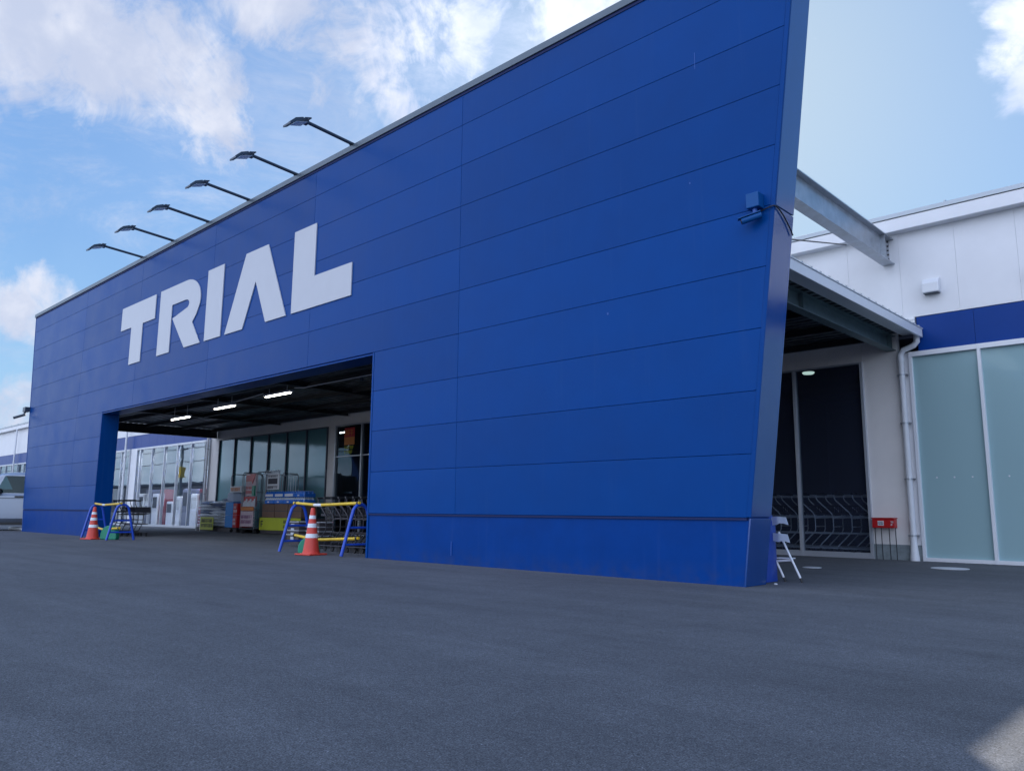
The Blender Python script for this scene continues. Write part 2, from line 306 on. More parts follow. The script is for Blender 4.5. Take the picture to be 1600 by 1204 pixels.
# ------------------------------------------------------------------ mesh helpers
ORG = {}
def tag(o, label=None, cat=None, group=None, kind=None):
    if label: o['label'] = label
    if cat: o['category'] = cat
    if group: o['group'] = group
    if kind: o['kind'] = kind
    return o
def thing(name, loc, label, cat, group=None):
    o = bpy.data.objects.new(name, None); COL.objects.link(o); o.location = loc; o.empty_display_size = 0.1
    ORG[o.name] = Vector(loc); return tag(o, label, cat, group)
class MB:
    def __init__(s): s.v = []; s.f = []; s.m = []; s.mi = 0
    def add(s, vs, fs, M=None):
        b = len(s.v); s.v += [tuple(M @ Vector(p)) if M else tuple(p) for p in vs]
        s.f += [tuple(b+i for i in f) for f in fs]; s.m += [s.mi]*len(fs); return s
    def box(s, x0, x1, y0, y1, z0, z1, M=None):
        return s.add([(x0,y0,z0),(x1,y0,z0),(x1,y1,z0),(x0,y1,z0),(x0,y0,z1),(x1,y0,z1),(x1,y1,z1),(x0,y1,z1)],
            [(0,3,2,1),(4,5,6,7),(0,1,5,4),(1,2,6,5),(2,3,7,6),(3,0,4,7)], M)
    def prism(s, poly, y0, y1, M=None):      # poly in XZ (counter-clockwise seen from -Y), extruded along Y
        n = len(poly)
        return s.add([(x, y0, z) for x, z in poly]+[(x, y1, z) for x, z in poly],
            [tuple(range(n)), tuple(range(2*n-1, n-1, -1))]+[(i, i+n, (i+1) % n+n, (i+1) % n) for i in range(n)], M)
    def xprism(s, poly, x0, x1, M=None):     # poly in YZ
        n = len(poly)
        return s.add([(x0, y, z) for y, z in poly]+[(x1, y, z) for y, z in poly],
            [tuple(range(n)), tuple(range(2*n-1, n-1, -1))]+[(i, i+n, (i+1) % n+n, (i+1) % n) for i in range(n)], M)
    def tube(s, pts, r, n=8, closed=False, M=None):
        pts = [Vector(p) for p in pts]; m = len(pts); vs = []; ref = None
        for i, p in enumerate(pts):
            if closed: t = (pts[(i+1) % m]-pts[i-1])
            else: t = pts[min(i+1, m-1)]-pts[max(i-1, 0)]
            t.normalize()
            if ref is None: ref = Vector((0, 0, 1)) if abs(t.z) < 0.9 else Vector((1, 0, 0))
            a = (ref-t*ref.dot(t)).normalized(); b = t.cross(a); ref = a
            for k in range(n):
                an = 2*math.pi*k/n; vs.append(p+a*(r*math.cos(an))+b*(r*math.sin(an)))
        fs = []
        for i in range(m if closed else m-1):
            j = (i+1) % m
            for k in range(n): fs.append((i*n+k, i*n+(k+1) % n, j*n+(k+1) % n, j*n+k))
        if not closed: fs += [tuple(range(n-1, -1, -1)), tuple((m-1)*n+k for k in range(n))]
        return s.add(vs, fs, M)
    def lathe(s, prof, n=24, M=None):        # prof: (r, z) from bottom to top
        vs = []; fs = []
        for r, z in prof:
            for k in range(n):
                a = 2*math.pi*k/n; vs.append((r*math.cos(a), r*math.sin(a), z))
        for i in range(len(prof)-1):
            for k in range(n): fs.append((i*n+k, i*n+(k+1) % n, (i+1)*n+(k+1) % n, (i+1)*n+k))
        fs += [tuple(range(n-1, -1, -1)), tuple((len(prof)-1)*n+k for k in range(n))]
        return s.add(vs, fs, M)
    def build(s, name, mats, parent=None, smooth=False, bevel=0.0, world=True, label=None, cat=None, group=None, kind=None):
        me = bpy.data.meshes.new(name); off = Vector((0, 0, 0))
        if parent is not None and world:
            off = ORG[parent.name]
        elif parent is None and world:
            xs = [p[0] for p in s.v]; ys = [p[1] for p in s.v]; zs = [p[2] for p in s.v]
            off = Vector(((min(xs)+max(xs))/2, (min(ys)+max(ys))/2, min(zs)))
        me.from_pydata([tuple(Vector(p)-off) for p in s.v], [], s.f)
        if isinstance(mats, str): mats = [mats]
        for m in mats: me.materials.append(MATS[m])
        for p, mi in zip(me.polygons, s.m): p.material_index = mi; p.use_smooth = smooth
        me.update()
        o = bpy.data.objects.new(name, me); COL.objects.link(o)
        if parent is not None:
            o.parent = parent; ORG[o.name] = off
        else:
            o.location = off; ORG[o.name] = off.copy()
        if smooth:
            me.set_sharp_from_angle(angle=R(40))
        if bevel:
            b = o.modifiers.new('bevel', 'BEVEL'); b.width = bevel; b.segments = 2; b.limit_method = 'ANGLE'; b.angle_limit = R(35)
        return tag(o, label, cat, group, kind)
def rotz(a, loc=(0, 0, 0)): return Matrix.Translation(loc) @ Matrix.Rotation(a, 4, 'Z')
def copy_tree(o, parent=None):
    c = o.copy(); COL.objects.link(c)
    if parent: c.parent = parent
    if o.name in ORG: ORG[c.name] = ORG[o.name].copy()
    for ch in [x for x in o.children]: copy_tree(ch, c)
    return c

YW = 6.786                    # front plane of the store; the facade's front plane is y = 0
PAN = 0.6803; ZJ = 0.7248; JX0 = -25.615; LP = 4.2341; ZTOP = 7.39
def xr(z): return -4.087+0.1264*z
def xl(z): return -29.94-0.1245*z

# ------------------------------------------------------------------ ground
g = MB(); g.add([(-900, -900, 0), (900, -900, 0), (900, 900, 0), (-900, 900, 0)], [(0, 1, 2, 3)])
g.build('ground', 'asphalt', kind='structure')

# ------------------------------------------------------------------ the blue sign wall
fac = thing('sign_wall', (-17, 0, 0), 'tall blue panel-clad wall with slanted ends and a wide entrance opening', 'wall')
OX0, OX1, OZ = -23.50, -10.80, 3.41
core = MB()
core.prism([(xl(0)+.02, 0), (OX0, 0), (OX0, OZ), (xl(OZ)+.02, OZ)], 0.03, 0.45)
core.prism([(OX1, 0), (xr(0)-.02, 0), (xr(OZ)-.02, OZ), (OX1, OZ)], 0.03, 0.45)
core.prism([(xl(OZ)+.02, OZ), (xr(OZ)-.02, OZ), (xr(ZTOP)-.02, ZTOP), (xl(ZTOP)+.02, ZTOP)], 0.03, 0.45)
core.build('wall_core', 'joint_dark', fac)
# flat cladding of the slanted ends and of the jambs (one sheet each)
es = MB()
for z0, z1 in ((0.0, ZJ-.01), (ZJ+.01, 4.105), (4.12, ZTOP)):
    es = MB()
    es.prism([(xr(z0)-.02, z0), (xr(z0), z0), (xr(z1), z1), (xr(z1)-.02, z1)], -0.002, 0.47)
    es.build('end_cladding', 'blue_end', fac, bevel=0.004); es = MB()
    es.prism([(xl(z0), z0), (xl(z0)+.02, z0), (xl(z1)+.02, z1), (xl(z1), z1)], -0.002, 0.47)
    es.build('end_cladding', 'blue_end', fac, bevel=0.004)
jm = MB()
jm.box(OX0, OX0+.015, 0.0, .46, 0, OZ); jm.box(OX1-.045, OX1, -0.004, .46, 0, OZ+.03)
jm.box(OX0+.015, OX1-.045, -0.003, .46, OZ-.012, OZ+.012)
jm.build('opening_trim', 'blue_panel', fac, bevel=0.003)
# panels, course by course, each a separate slab with an open joint round it
pn = MB(); G = 0.0023
def slab(xa, xb, z0, z1):
    xa0, xa1 = max(xa, xl(z0)+.05), max(xa, xl(z1)+.05); xb0, xb1 = min(xb, xr(z0)-.0545), min(xb, xr(z1)-.0545)
    if xb0-xa0 < .03: return
    pn.prism([(xa0, z0), (xb0, z0), (xb1, z1), (xa1, z1)], 0.0, 0.031)
for k in range(10):
    z0, z1 = ZJ+PAN*k+G, min(ZJ+PAN*(k+1)-G, ZTOP-.006)
    cols = [-40]+[JX0+LP*i for i in range(5)]+[0]
    for a, b in zip(cols[:-1], cols[1:]):
        a2, b2 = a+G, b-G
        if z1 > OZ+.05 and z0 > OZ-.1: slab(a2, b2, max(z0, OZ+.018), z1)
        else:
            for p, q in ((-40, OX0-.012), (OX1+.008, 0)):
                lo, hi = max(a2, p), min(b2, q)
                if hi-lo > .03: slab(lo, hi, z0, z1)
pn.build('panel_cladding', 'blue_panel', fac, bevel=0.0035)
# edge flashing strips beside the slanted ends
tr = MB()
for fn, s in ((xr, -1), (xl, 1)):
    tr.prism([(min(fn(ZJ), fn(ZJ)+s*.052), ZJ+.006), (max(fn(ZJ), fn(ZJ)+s*.052), ZJ+.006),
              (max(fn(ZTOP), fn(ZTOP)+s*.052), ZTOP-.006), (min(fn(ZTOP), fn(ZTOP)+s*.052), ZTOP-.006)], -0.006, 0.03)
    tr.build('edge_flashing', 'blue_panel', fac, bevel=0.003); tr = MB()
bs = MB()
bs.prism([(xl(0)+.022, 0), (OX0-.002, 0), (OX0-.002, ZJ-.03), (xl(ZJ)+.022, ZJ-.03)], 0.012, 0.031)
bs.build('base_panel', 'blue_base', fac); bs = MB()
bs.prism([(OX1+.002, 0), (xr(0)-.022, 0), (xr(ZJ)-.022, ZJ-.03), (OX1+.002, ZJ-.03)], 0.012, 0.031)
bs.build('base_panel', 'blue_base', fac)
dr = MB()
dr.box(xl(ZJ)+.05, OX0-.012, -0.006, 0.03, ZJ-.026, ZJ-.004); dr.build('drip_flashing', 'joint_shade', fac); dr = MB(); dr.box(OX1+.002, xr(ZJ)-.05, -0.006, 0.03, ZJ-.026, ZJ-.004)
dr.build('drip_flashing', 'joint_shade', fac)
cp = MB()
cp.prism([(xl(ZTOP)-.03, ZTOP+.014), (xr(ZTOP)+.03, ZTOP+.014), (xr(7.51)+.03, 7.515), (xl(7.51)-.03, 7.515)], -0.035, 0.50)
cp.build('coping', 'coping_metal', fac, bevel=0.006)
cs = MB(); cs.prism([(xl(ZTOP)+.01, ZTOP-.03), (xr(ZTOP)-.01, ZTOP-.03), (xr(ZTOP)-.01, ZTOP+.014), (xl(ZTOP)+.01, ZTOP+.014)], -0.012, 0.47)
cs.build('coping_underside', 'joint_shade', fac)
bk = MB(); bk.prism([(xl(4.1)+.05, 4.1), (xr(4.1)-.05, 4.1), (xr(ZTOP)-.05, ZTOP), (xl(ZTOP)+.05, ZTOP)], 0.452, 0.466)
bk.build('back_cladding', 'roof_metal', fac)
# letters, each a raised part
LET = {'T': [(-22.57,6.26),(-20.30,6.26),(-20.30,5.62),(-21.07,5.62),(-21.07,4.59),(-21.83,4.59),(-21.83,5.62),(-22.57,5.62)],
'I': [(-17.36,6.27),(-16.57,6.27),(-16.57,4.59),(-17.36,4.59)],
'A': [(-15.56,6.27),(-14.62,6.27),(-13.78,4.59),(-14.58,4.59),(-15.08,5.56),(-15.56,4.59),(-16.36,4.59)],
'L': [(-13.58,6.27),(-12.79,6.27),(-12.79,5.21),(-11.55,5.21),(-11.55,4.59),(-13.58,4.59)]}
def arc(cx, cz, rx, rz, a0, a1, n):
    return [(cx+rx*math.cos(R(a0+(a1-a0)*i/n)), cz+rz*math.sin(R(a0+(a1-a0)*i/n))) for i in range(n+1)]
Rp = [(-20.01, 6.27), (-18.48, 6.27)]+arc(-18.48, 5.70, .79, .57, 80, -15, 9)+[(-17.86, 5.33), (-18.06, 5.16), (-17.58, 4.59), (-18.42, 4.59), (-19.20, 5.43)]
Rp += arc(-18.48, 5.67, .20, .115, -55, 90, 5)+[(-19.27, 5.785), (-19.27, 4.59), (-20.01, 4.59)]
LET['R'] = Rp
for k in 'TRIAL':
    m = MB(); m.prism([(x, z) for x, z in reversed(LET[k])], -0.022, -0.002)
    o = m.build('letter', 'white_letter', fac); o['label'] = 'white raised capital letter %s' % k

# faint scratches and drips on the paint, small specks of white
sp = MB()
for x, z, w, h in ((-5.86, 3.26, .02, .03), (-4.62, 4.66, .016, .02), (-8.75, 0.13, .012, .20), (-4.5, 6.1, .006, .22)):
    sp = MB(); sp.box(x, x+w, -0.003, 0.02, z, z+h); sp.build('paint_chip', 'blue_light', fac)

# ------------------------------------------------------------------ flood lights on the coping
lab = ['floodlight nearest the right, highest of the row on the blue wall', 'second floodlight from the right on the blue wall coping',
 'third floodlight from the right on the blue wall coping', 'third floodlight from the left on the blue wall coping',
 'second floodlight from the left on the blue wall coping', 'leftmost floodlight of the row on the blue wall coping']
fl = thing('floodlight', (-11.70, 0, 7.45), lab[0], 'floodlight', 'six floodlights along the top of the blue wall')
m = MB(); m.tube([(-11.70, 0.10, 7.53), (-11.70, -0.02, 7.535), (-11.70, -1.03, 7.60)], .032, 10); m.box(-11.76, -11.64, -.05, .12, 7.516, 7.532); m.build('arm', 'lamp_body', fl, smooth=True)
hd = MB(); T = Matrix.Translation((-11.70, -1.17, 7.525)) @ Matrix.Rotation(R(20), 4, 'X')
prof = [(-.25, -.055), (-.24, -.02), (-.12, .035), (.06, .045), (.13, .02), (.13, -.02), (-.10, -.012), (-.20, -.05)]
hd.xprism(prof, -.125, .125, T)
for i in range(7): hd.xprism([(-.14, .02), (-.10, .055), (.07, .066), (.07, .03)], -.117+i*.036, -.109+i*.036, T)
hd.build('lamp_head', 'lamp_body', fl, bevel=0.006)
m = MB(); m.xprism([(-.19, -.049), (-.10, -.014), (.12, -.022), (.12, -.026), (-.10, -.020), (-.19, -.055)], -.115, .115, T); m.build('lens', 'lamp_glass', fl)
m = MB(); m.tube([(-11.88, -1.14, 7.56), (-11.88, -1.02, 7.60), (-11.52, -1.02, 7.60), (-11.52, -1.14, 7.56)], .014, 8); m.box(-11.75, -11.65, -1.06, -.98, 7.55, 7.65); m.build('bracket', 'lamp_body', fl)
for i in range(1, 6):
    c = copy_tree(fl); c.location = (-11.70-1.96*i, 0, 7.45); c['label'] = lab[i]

# ------------------------------------------------------------------ security cameras
def cctv(x, y, z, side, label):
    t = thing('security_camera', (x, y, z), label, 'security camera', 'blue security cameras on the wall ends')
    m = MB(); m.box(x-.075, x+.075, y-.13, y+.0 if side > 0 else y, z, z+.17); m.build('junction_box', 'blue_box', t, bevel=.008)
    m = MB(); m.tube([(x, y-.07, z), (x, y-.07, z-.07)], .028, 10); m.build('mount', 'blue_light', t, smooth=True)
    M = Matrix.Translation((x-.02, y-.10, z-.11)) @ Matrix.Rotation(R(-62), 4, 'Z') @ Matrix.Rotation(R(16), 4, 'X')
    m = MB()
    m.tube([(0, .10, 0), (0, -.12, 0)], .036, 14, M=M); m.box(-.040, .040, -.15, .10, .032, .042, M); m.build('camera_body', 'blue_box', t, smooth=True)
    m = MB(); m.tube([(0, -.1201, 0), (0, -.127, 0)], .029, 14, M=M); m.build('lens', 'black_plastic', t)
    return t
t = cctv(-3.77, 0.0, 4.10, 1, 'blue bullet security camera on the right end of the blue wall, cable beside it')
m = MB(); m.tube([(-3.72, -.03, 4.07), (-3.66, -.03, 4.085), (-3.60, -.03, 4.095), (-3.565, -.03, 4.095), (-3.555, .0, 4.09), (-3.555, .08, 4.075), (-3.558, .18, 4.04), (-3.565, .28, 3.99), (-3.57, .38, 3.93), (-3.575, .44, 3.88)], .008, 8); m.build('cable', 'black_plastic', t, smooth=True)
# the far one hangs off the left end
t = thing('security_camera', (-30.52, -.02, 4.05), 'small dark security camera at the far left edge of the blue wall', 'security camera', 'blue security cameras on the wall ends')
m = MB(); m.box(-30.68, -30.40, -.16, 0.0, 4.02, 4.18); m.build('junction_box', 'lamp_body', t, bevel=.008)
m = MB(); m.tube([(-30.55, -.10, 4.02), (-30.58, -.16, 3.90)], .03, 8); m.tube([(-30.50, -.10, 3.93), (-30.70, -.40, 3.80)], .045, 10); m.build('camera_body', 'lamp_body', t, smooth=True)

# ------------------------------------------------------------------ the store behind
st = thing('store_building', (-30, YW, 0), 'long white store with a blue band and tall glazed front behind the blue wall', 'building')
ZR = 6.04; XE = 12.0; XW_ = -78.0
wl = MB(); wj = MB()
def wallbox(x0, x1, z0, z1, step=0.91):
    # vertical cladding boards with fine joints
    n = max(1, round((x1-x0)/step)); s = (x1-x0)/n
    for i in range(n): wl.box(x0+i*s+.001, x0+(i+1)*s-.001, YW, YW+.05, z0, z1)
    wj.box(x0, x1, YW+.012, YW+.12, z0, z1)
wallbox(XW_, XE, 4.225, 5.80)
wallbox(-4.60, -4.18, 4.0, 4.225, .5)
wl.build('upper_cladding', 'white_cladding', st, bevel=.003); wj.build('cladding_backing', 'white_joint', st)
for x0, x1 in ((-4.16, XE), (XW_, -31.0)):
    bd = MB(); bj = MB()
    n = round((x1-x0)/0.91); s = (x1-x0)/n
    for i in range(n): bd.box(x0+i*s+.003, x0+(i+1)*s-.003, YW+.002, YW+.05, 3.60, 4.215)
    bj.box(x0, x1, YW+.012, YW+.12, 3.60, 4.215)
    bd.build('blue_band', 'band_blue', st, bevel=.003); bj.build('band_backing', 'joint_dark', st)
# vestibule wall under the canopy
bw = MB(); bwj = MB()
def bwall(x0, x1, z0, z1, step=.61):
    n = max(1, round((x1-x0)/step)); s = (x1-x0)/n
    for i in range(n): bw.box(x0+i*s+.002, x0+(i+1)*s-.002, YW-.01, YW+.04, z0, z1)
    bwj.box(x0+.003, x1-.003, YW+.0, YW+.12, z0, z1)
bwall(-31.0, -4.50, 3.53, 4.20); bwall(-5.13, -4.50, .26, 3.53); bwall(-22.48, -22.02, 0.05, 3.53, 1); bwall(-31.0, -30.22, .26, 3.53)
bw.build('vestibule_cladding', 'beige_cladding', st, bevel=.003); bwj.build('vestibule_backing', 'white_joint', st)
for x0, x1, y0, z0 in ((-4.50, -4.30, YW-.005, .26), (-39.35, -38.55, YW-.005, .05), (XW_, -70, YW, 0), (4.6, XE, YW, 0)):
    wp = MB(); wp.box(x0, x1, y0, YW+.12, z0, 3.60); wp.build('pillar_cladding', 'white_cladding', st, bevel=.003)
for x0, x1 in ((-5.13, -4.30), (-31.0, -30.22)):
    cb = MB(); cb.box(x0, x1, YW-.02, YW+.12, 0, .26); cb.build('concrete_base', 'concrete', st)
# eaves box, roof edge
ev = MB(); ev.box(XW_, XE, YW-.20, YW+.3, 5.80, 6.035); ev.build('eaves_box', 'white_cladding', st, bevel=.008)
er = MB(); er.box(XW_, XE, YW-.215, YW+.35, 6.045, 6.125)
for i in range(60): er.box(XW_+i*1.52, XW_+i*1.52+.03, YW-.2, YW-.12, 6.125, 6.16)
er.build('roof_edge', 'roof_metal', st, bevel=.004)
lv = MB(); lv.box(-4.60, -4.17, YW-.05, YW-.003, 4.02, 4.20)
for i in range(4): lv.box(-4.61, -4.165, YW-.065, YW-.045, 4.03+i*.045, 4.05+i*.045)
lv.build('end_flashing', 'white_metal', st)
rs = MB(); rs.box(XW_, XE, YW+.3, YW+30, 5.9, 6.0); rs.box(XW_, XW_+.1, YW, YW+30, 0, 5.9); rs.box(XE-.1, XE, YW, YW+30, 0, 5.9); rs.build('roof', 'roof_metal', st)
it = MB(); it.box(XW_+.2, XE-.2, YW+7.5, YW+7.6, 0, 5.8); it.box(-8.9, -8.8, YW+.2, YW+7.4, 0, 5.8); it.box(-31.0, -30.9, YW+.2, YW+7.4, 0, 5.8); it.box(XW_+.2, XE-.2, YW+.2, YW+7.4, 3.9, 3.95); it.box(-24.6, -24.5, YW+.2, YW+7.4, 0, 3.9); it.build('interior_wall', 'interior_dark', st)
fl_ = MB(); fl_.box(XW_+.2, XE-.2, YW+.1, YW+7.4, 0.004, 0.02); fl_.build('interior_floor', 'interior_floor', st)

def glazing(xs, z0, z1, glassmat, framemat, depth=.06, w=.05, rail=None, top=.07, bot=.09, label=None):
    """one window: a frame part with mullions (sub-parts of the frame are its panes)"""
    f = MB()
    for i, x in enumerate(xs): f.box(x-w/2, x+w/2, YW-depth, YW+.06, z0, z1)
    for a, b in zip(xs[:-1], xs[1:]):
        f.box(a+w/2, b-w/2, YW-depth*.9, YW+.06, z1-top, z1); f.box(a+w/2, b-w/2, YW-depth*.9, YW+.06, z0, z0+bot)
        if rail: f.box(a+w/2, b-w/2, YW-depth*.7, YW+.05, rail-.02, rail+.02)
    fo = f.build('window_frame', framemat, st, bevel=.003)
    if label: fo['label'] = label
    for a, b in zip(xs[:-1], xs[1:]):
        p = MB(); p.box(a+w/2, b-w/2, YW+.004, YW+.012, z0+bot, z1-top); p.build('window_pane', glassmat, fo)
    return fo
fr = glazing([-4.29+1.065*i for i in range(9)], 0.0, 3.60, 'glass_frost', 'white_metal', top=.085, bot=.06, label='white frame of the frosted teal glazing')
for i in range(24):
    ds = MB()
    x = -4.29+1.065*(i//3)+.27+.27*(i % 3)
    ds.tube([(x, YW-.001, 1.40), (x, YW+.003, 1.40)], .014, 10)
    ds.build('safety_dot', 'paper_white', fr)
glazing([-8.95, -7.68, -6.415, -5.14], 0.0, 3.53, 'glass_dark', 'alu_frame', w=.055, bot=.10, top=.03, label='grey frame of the dark glazed front at the cart bay')
glazing([-30.20+1.283*i for i in range(7)], 0.0, 3.53, 'glass_frost_left', 'dark_frame', w=.05, top=.04, label='dark frame of the frosted glazing under the canopy')
glazing([-22.0, -20.55, -19.1, -17.65, -16.2, -14.75, -13.3, -11.85, -10.4, -8.95], 0.0, 3.53, 'glass_clear', 'alu_frame', rail=2.5, w=.06, top=.04, label='grey frame of the entrance doors')
glazing([-38.50+1.335*i for i in range(1)]+[-38.1+1.345*i for i in range(6)], 0.0, 3.595, 'glass_mirror', 'alu_frame', w=.055, top=.09, rail=None, label='pale frame of the far clear shop windows')
# clear leaf next to the pillar
glazing([-31.375, -31.0], 0.0, 3.595, 'glass_mirror', 'alu_frame', w=.05, top=.09)
glazing([-70+1.345*i for i in range(23)]+[-39.4], 0.0, 3.595, 'glass_mirror', 'alu_frame', w=.055, top=.09, label='pale frame of the farthest shop windows')

# vents, pipes
vh = thing('vent_hood', (-3.86, YW, 4.6), 'white vent hood on the white wall, left of the two', 'vent', 'white vent hoods on the store wall')
m = MB(); m.xprism([(YW, 4.585), (YW-.16, 4.585), (YW-.16, 4.75), (YW-.10, 4.84), (YW, 4.86)], -3.99, -3.72); m.build('hood', 'white_metal', vh, bevel=.015)
m = MB(); m.box(-3.97, -3.74, YW-.145, YW-.01, 4.574, 4.584); m.build('grille', 'dark_frame', vh)
c = copy_tree(vh); c.location = (-2.28, YW, 4.57); c['label'] = 'white vent hood cut by the right edge of the photo'

def downpipe(x, y, z1, label, neck=None, r=.05, m_='pvc'):
    t = thing('downpipe', (x, y, 0), label, 'pipe', 'white rainwater pipes on the store front')
    p = MB()
    pts = [(x, y, .02), (x, y, z1)]
    if neck: pts = [(x, y, .02), (x, y, z1-.06), (x+.05, y, z1+.02)]+neck
    p.tube(pts, r, 14); p.lathe([(r*1.5, 0.0), (r*1.5, .04), (r*1.25, .16), (r*1.06, .30)], 16, Matrix.Translation((x, y, .001)))
    if neck:
        p.tube([(x, y, z1-.18), (x, y, z1-.10)], r*1.12, 14)
    p.build('pipe', m_, t, smooth=True)
    for z in (.42, 1.38, 2.35, 3.2):
        c = MB()
        if z < z1: c.tube([(x, y, z-.015), (x, y, z+.015)], r*1.1, 14); c.box(x-r-.035, x+r+.035, y-.008, y+.06, z-.012, z+.012)
        c.build('pipe_bracket', 'galvanised', t)
    return t
downpipe(-4.43, YW-.09, 3.62, 'white rainwater pipe with a bend on the pillar under the right canopy corner', [(-4.20, YW-.09, 3.70), (-4.145, YW-.10, 3.76), (-4.14, YW-.12, 3.90)])
downpipe(-31.05, YW-.12, 3.75, 'white rainwater pipe at the far canopy corner beside the stacked bags')
downpipe(-39.55, YW-.20, 5.8, 'white rainwater pipe seen through the opening at the far shop windows')
downpipe(-58.2, YW-.20, 5.8, 'rainwater pipe left of the blue wall, farthest one')

# ------------------------------------------------------------------ canopy between the wall and the store
cn = thing('canopy', (-17, 3.5, 0), 'dark steel canopy roof joining the blue wall to the store', 'canopy')
CX0, CX1, CY0, CY1 = -30.6, -4.09, 0.47, 6.72
m = MB(); m.box(CX0, CX1, CY0, CY1+.03, 3.985, 4.0)
i = 0; y = CY0+.1
while y < CY1: m.box(CX0, CX1-.0, y, y+.05, 4.0, 4.035); y += .22
m.build('roof_deck', 'roof_metal', cn)
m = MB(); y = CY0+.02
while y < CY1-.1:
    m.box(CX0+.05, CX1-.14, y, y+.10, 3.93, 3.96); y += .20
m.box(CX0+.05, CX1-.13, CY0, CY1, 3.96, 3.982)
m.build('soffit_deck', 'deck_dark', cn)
m = MB(); m.box(CX1-.02, CX1+.03, CY0, CY1+.02, 3.83, 3.98); m.box(CX1-.30, CX1-.021, CY0, CY1+.02, 3.905, 3.925); m.box(CX1-.02, CX1+.045, CY0, CY1+.04, 3.982, 3.996)
m.build('verge_fascia', 'white_metal', cn, bevel=.005)
y = CY0+.15; m = MB()
while y < CY1: m.box(CX1-.02, CX1+.02, y, y+.045, 3.997, 4.032); y += .30
m.build('roof_rib_caps', 'roof_metal', cn)
def hbeam(mb, p0, p1, w, h, tf=.014, tw=.01):
    """H section from p0 to p1 (bottom centre line), along x or y"""
    (x0, y0, z0), (x1, y1, z1) = p0, p1
    if abs(y1-y0) > abs(x1-x0):
        mb.box(x0-w/2, x0+w/2, y0, y1, z0, z0+tf); mb.box(x0-w/2, x0+w/2, y0, y1, z0+h-tf, z0+h); mb.box(x0-tw/2, x0+tw/2, y0, y1, z0+tf, z0+h-tf)
    else:
        mb.box(x0, x1, y0-w/2, y0+w/2, z0, z0+tf); mb.box(x0, x1, y0-w/2, y0+w/2, z0+h-tf, z0+h); mb.box(x0, x1, y0-tw/2, y0+tw/2, z0+tf, z0+h-tf)
m = MB(); hbeam(m, (-4.60, CY0, 3.66), (-4.60, YW-.02, 3.66), .16, .27)
for y in (2.9, 6.55, 6.60): m.box(-4.605+.012, -4.53, y, y+.01, 3.676, 3.914)
m.build('edge_beam', 'galv_dark', cn)
for x in (-8.7, -12.9, -17.15, -21.38, -25.6):
    m = MB(); hbeam(m, (x, CY0, 3.80), (x, YW-.02, 3.80), .14, .12); m.build('cross_beam', 'dark_steel', cn)
m = MB(); hbeam(m, (-30.5, CY0, 3.60), (-30.5, YW-.02, 3.60), .18, .33); m.build('cross_beam', 'dark_steel', cn)
for y in (1.3, 2.6, 3.9, 5.2, 6.45):
    m = MB()
    for a, b in zip((-30.4, -25.5, -21.28, -17.05, -12.8, -8.6), (-25.7, -21.48, -17.25, -13.0, -8.8, -4.7)): hbeam(m, (a, y, 3.82), (b, y, 3.82), .08, .10, .008, .006)
    m.build('purlin', 'dark_steel', cn)
m = MB()
for z in (2.0,): m.tube([(-21.0, 2.0, 3.62), (-19.7, 2.0, 3.60), (-18.2, 2.0, 3.68)], .013, 8)
m.tube([(-16.7, 2.0, 3.68), (-16.3, 2.0, 3.64), (-12.6, 1.9, 3.62), (-12.2, 1.8, 3.72), (-11.6, 1.2, 3.72), (-11.0, .55, 3.60)], .013, 8)
m.build('conduit', 'alu_frame', cn, smooth=True)
m = MB(); m.tube([(-13.9, 1.95, 3.53), (-13.9, 1.95, 3.60)], .04, 12); m.build('detector', 'dark_frame', cn)
# LED battens
LL = ['leftmost of the three lit tube lamps under the canopy', 'middle one of the three lit tube lamps under the canopy', 'lit tube lamp nearest the right under the canopy']
for i, (x0, x1, z) in enumerate(((-23.62, -22.36, 3.41), (-20.86, -19.66, 3.50), (-18.10, -16.85, 3.575))):
    t = thing('tube_lamp', ((x0+x1)/2, 2.0, z), LL[i], 'lamp', 'three lit tube lamps under the canopy')
    m = MB(); m.box(x0, x1, 1.95, 2.05, z+.018, z+.06); m.tube([(x0+.2, 2, z+.075), (x0+.2, 2, 3.78)], .008, 6); m.tube([(x1-.2, 2, z+.075), (x1-.2, 2, 3.78)], .008, 6); m.build('lamp_housing', 'white_metal', t)
    m = MB(); m.tube([(x0+.03, 2, z), (x1-.03, 2, z)], .017, 12); m.build('lamp_tube', 'led', t, smooth=True)

# the galvanised beam high above, from wall to store
gb = thing('steel_beam', (-4.54, 3.5, 5.25), 'galvanised steel beam bridging from the blue wall to the store', 'beam')
m = MB(); hbeam(m, (-4.54, .45, 5.25), (-4.54, YW+.0, 5.25), .20, .48, .018, .012); m.build('beam_section', 'galvanised', gb)
m = MB()
m.box(-4.534, -4.45, YW-.42, YW-.41, 5.268, 5.71); m.box(-4.534, -4.46, 1.5, 1.51, 5.268, 5.60); m.box(-4.532, -4.525, YW-.30, YW-.003, 5.30, 5.68)
m.build('stiffener', 'galvanised', gb)
m = MB()
for k in range(5): m.tube([(-4.525, YW-.10, 5.34+k*.08), (-4.50, YW-.10, 5.34+k*.08)], .016, 6)
m.build('bolt', 'dark_steel', gb)
m = MB(); m.tube([(-4.03, 1.27, 4.17), (-4.6, 4.897, 5.166)], .010, 6)
m.build('brace_rod', 'dark_steel', None, label='thin brace rod running from the blue wall up to the steel beam', cat='rod')

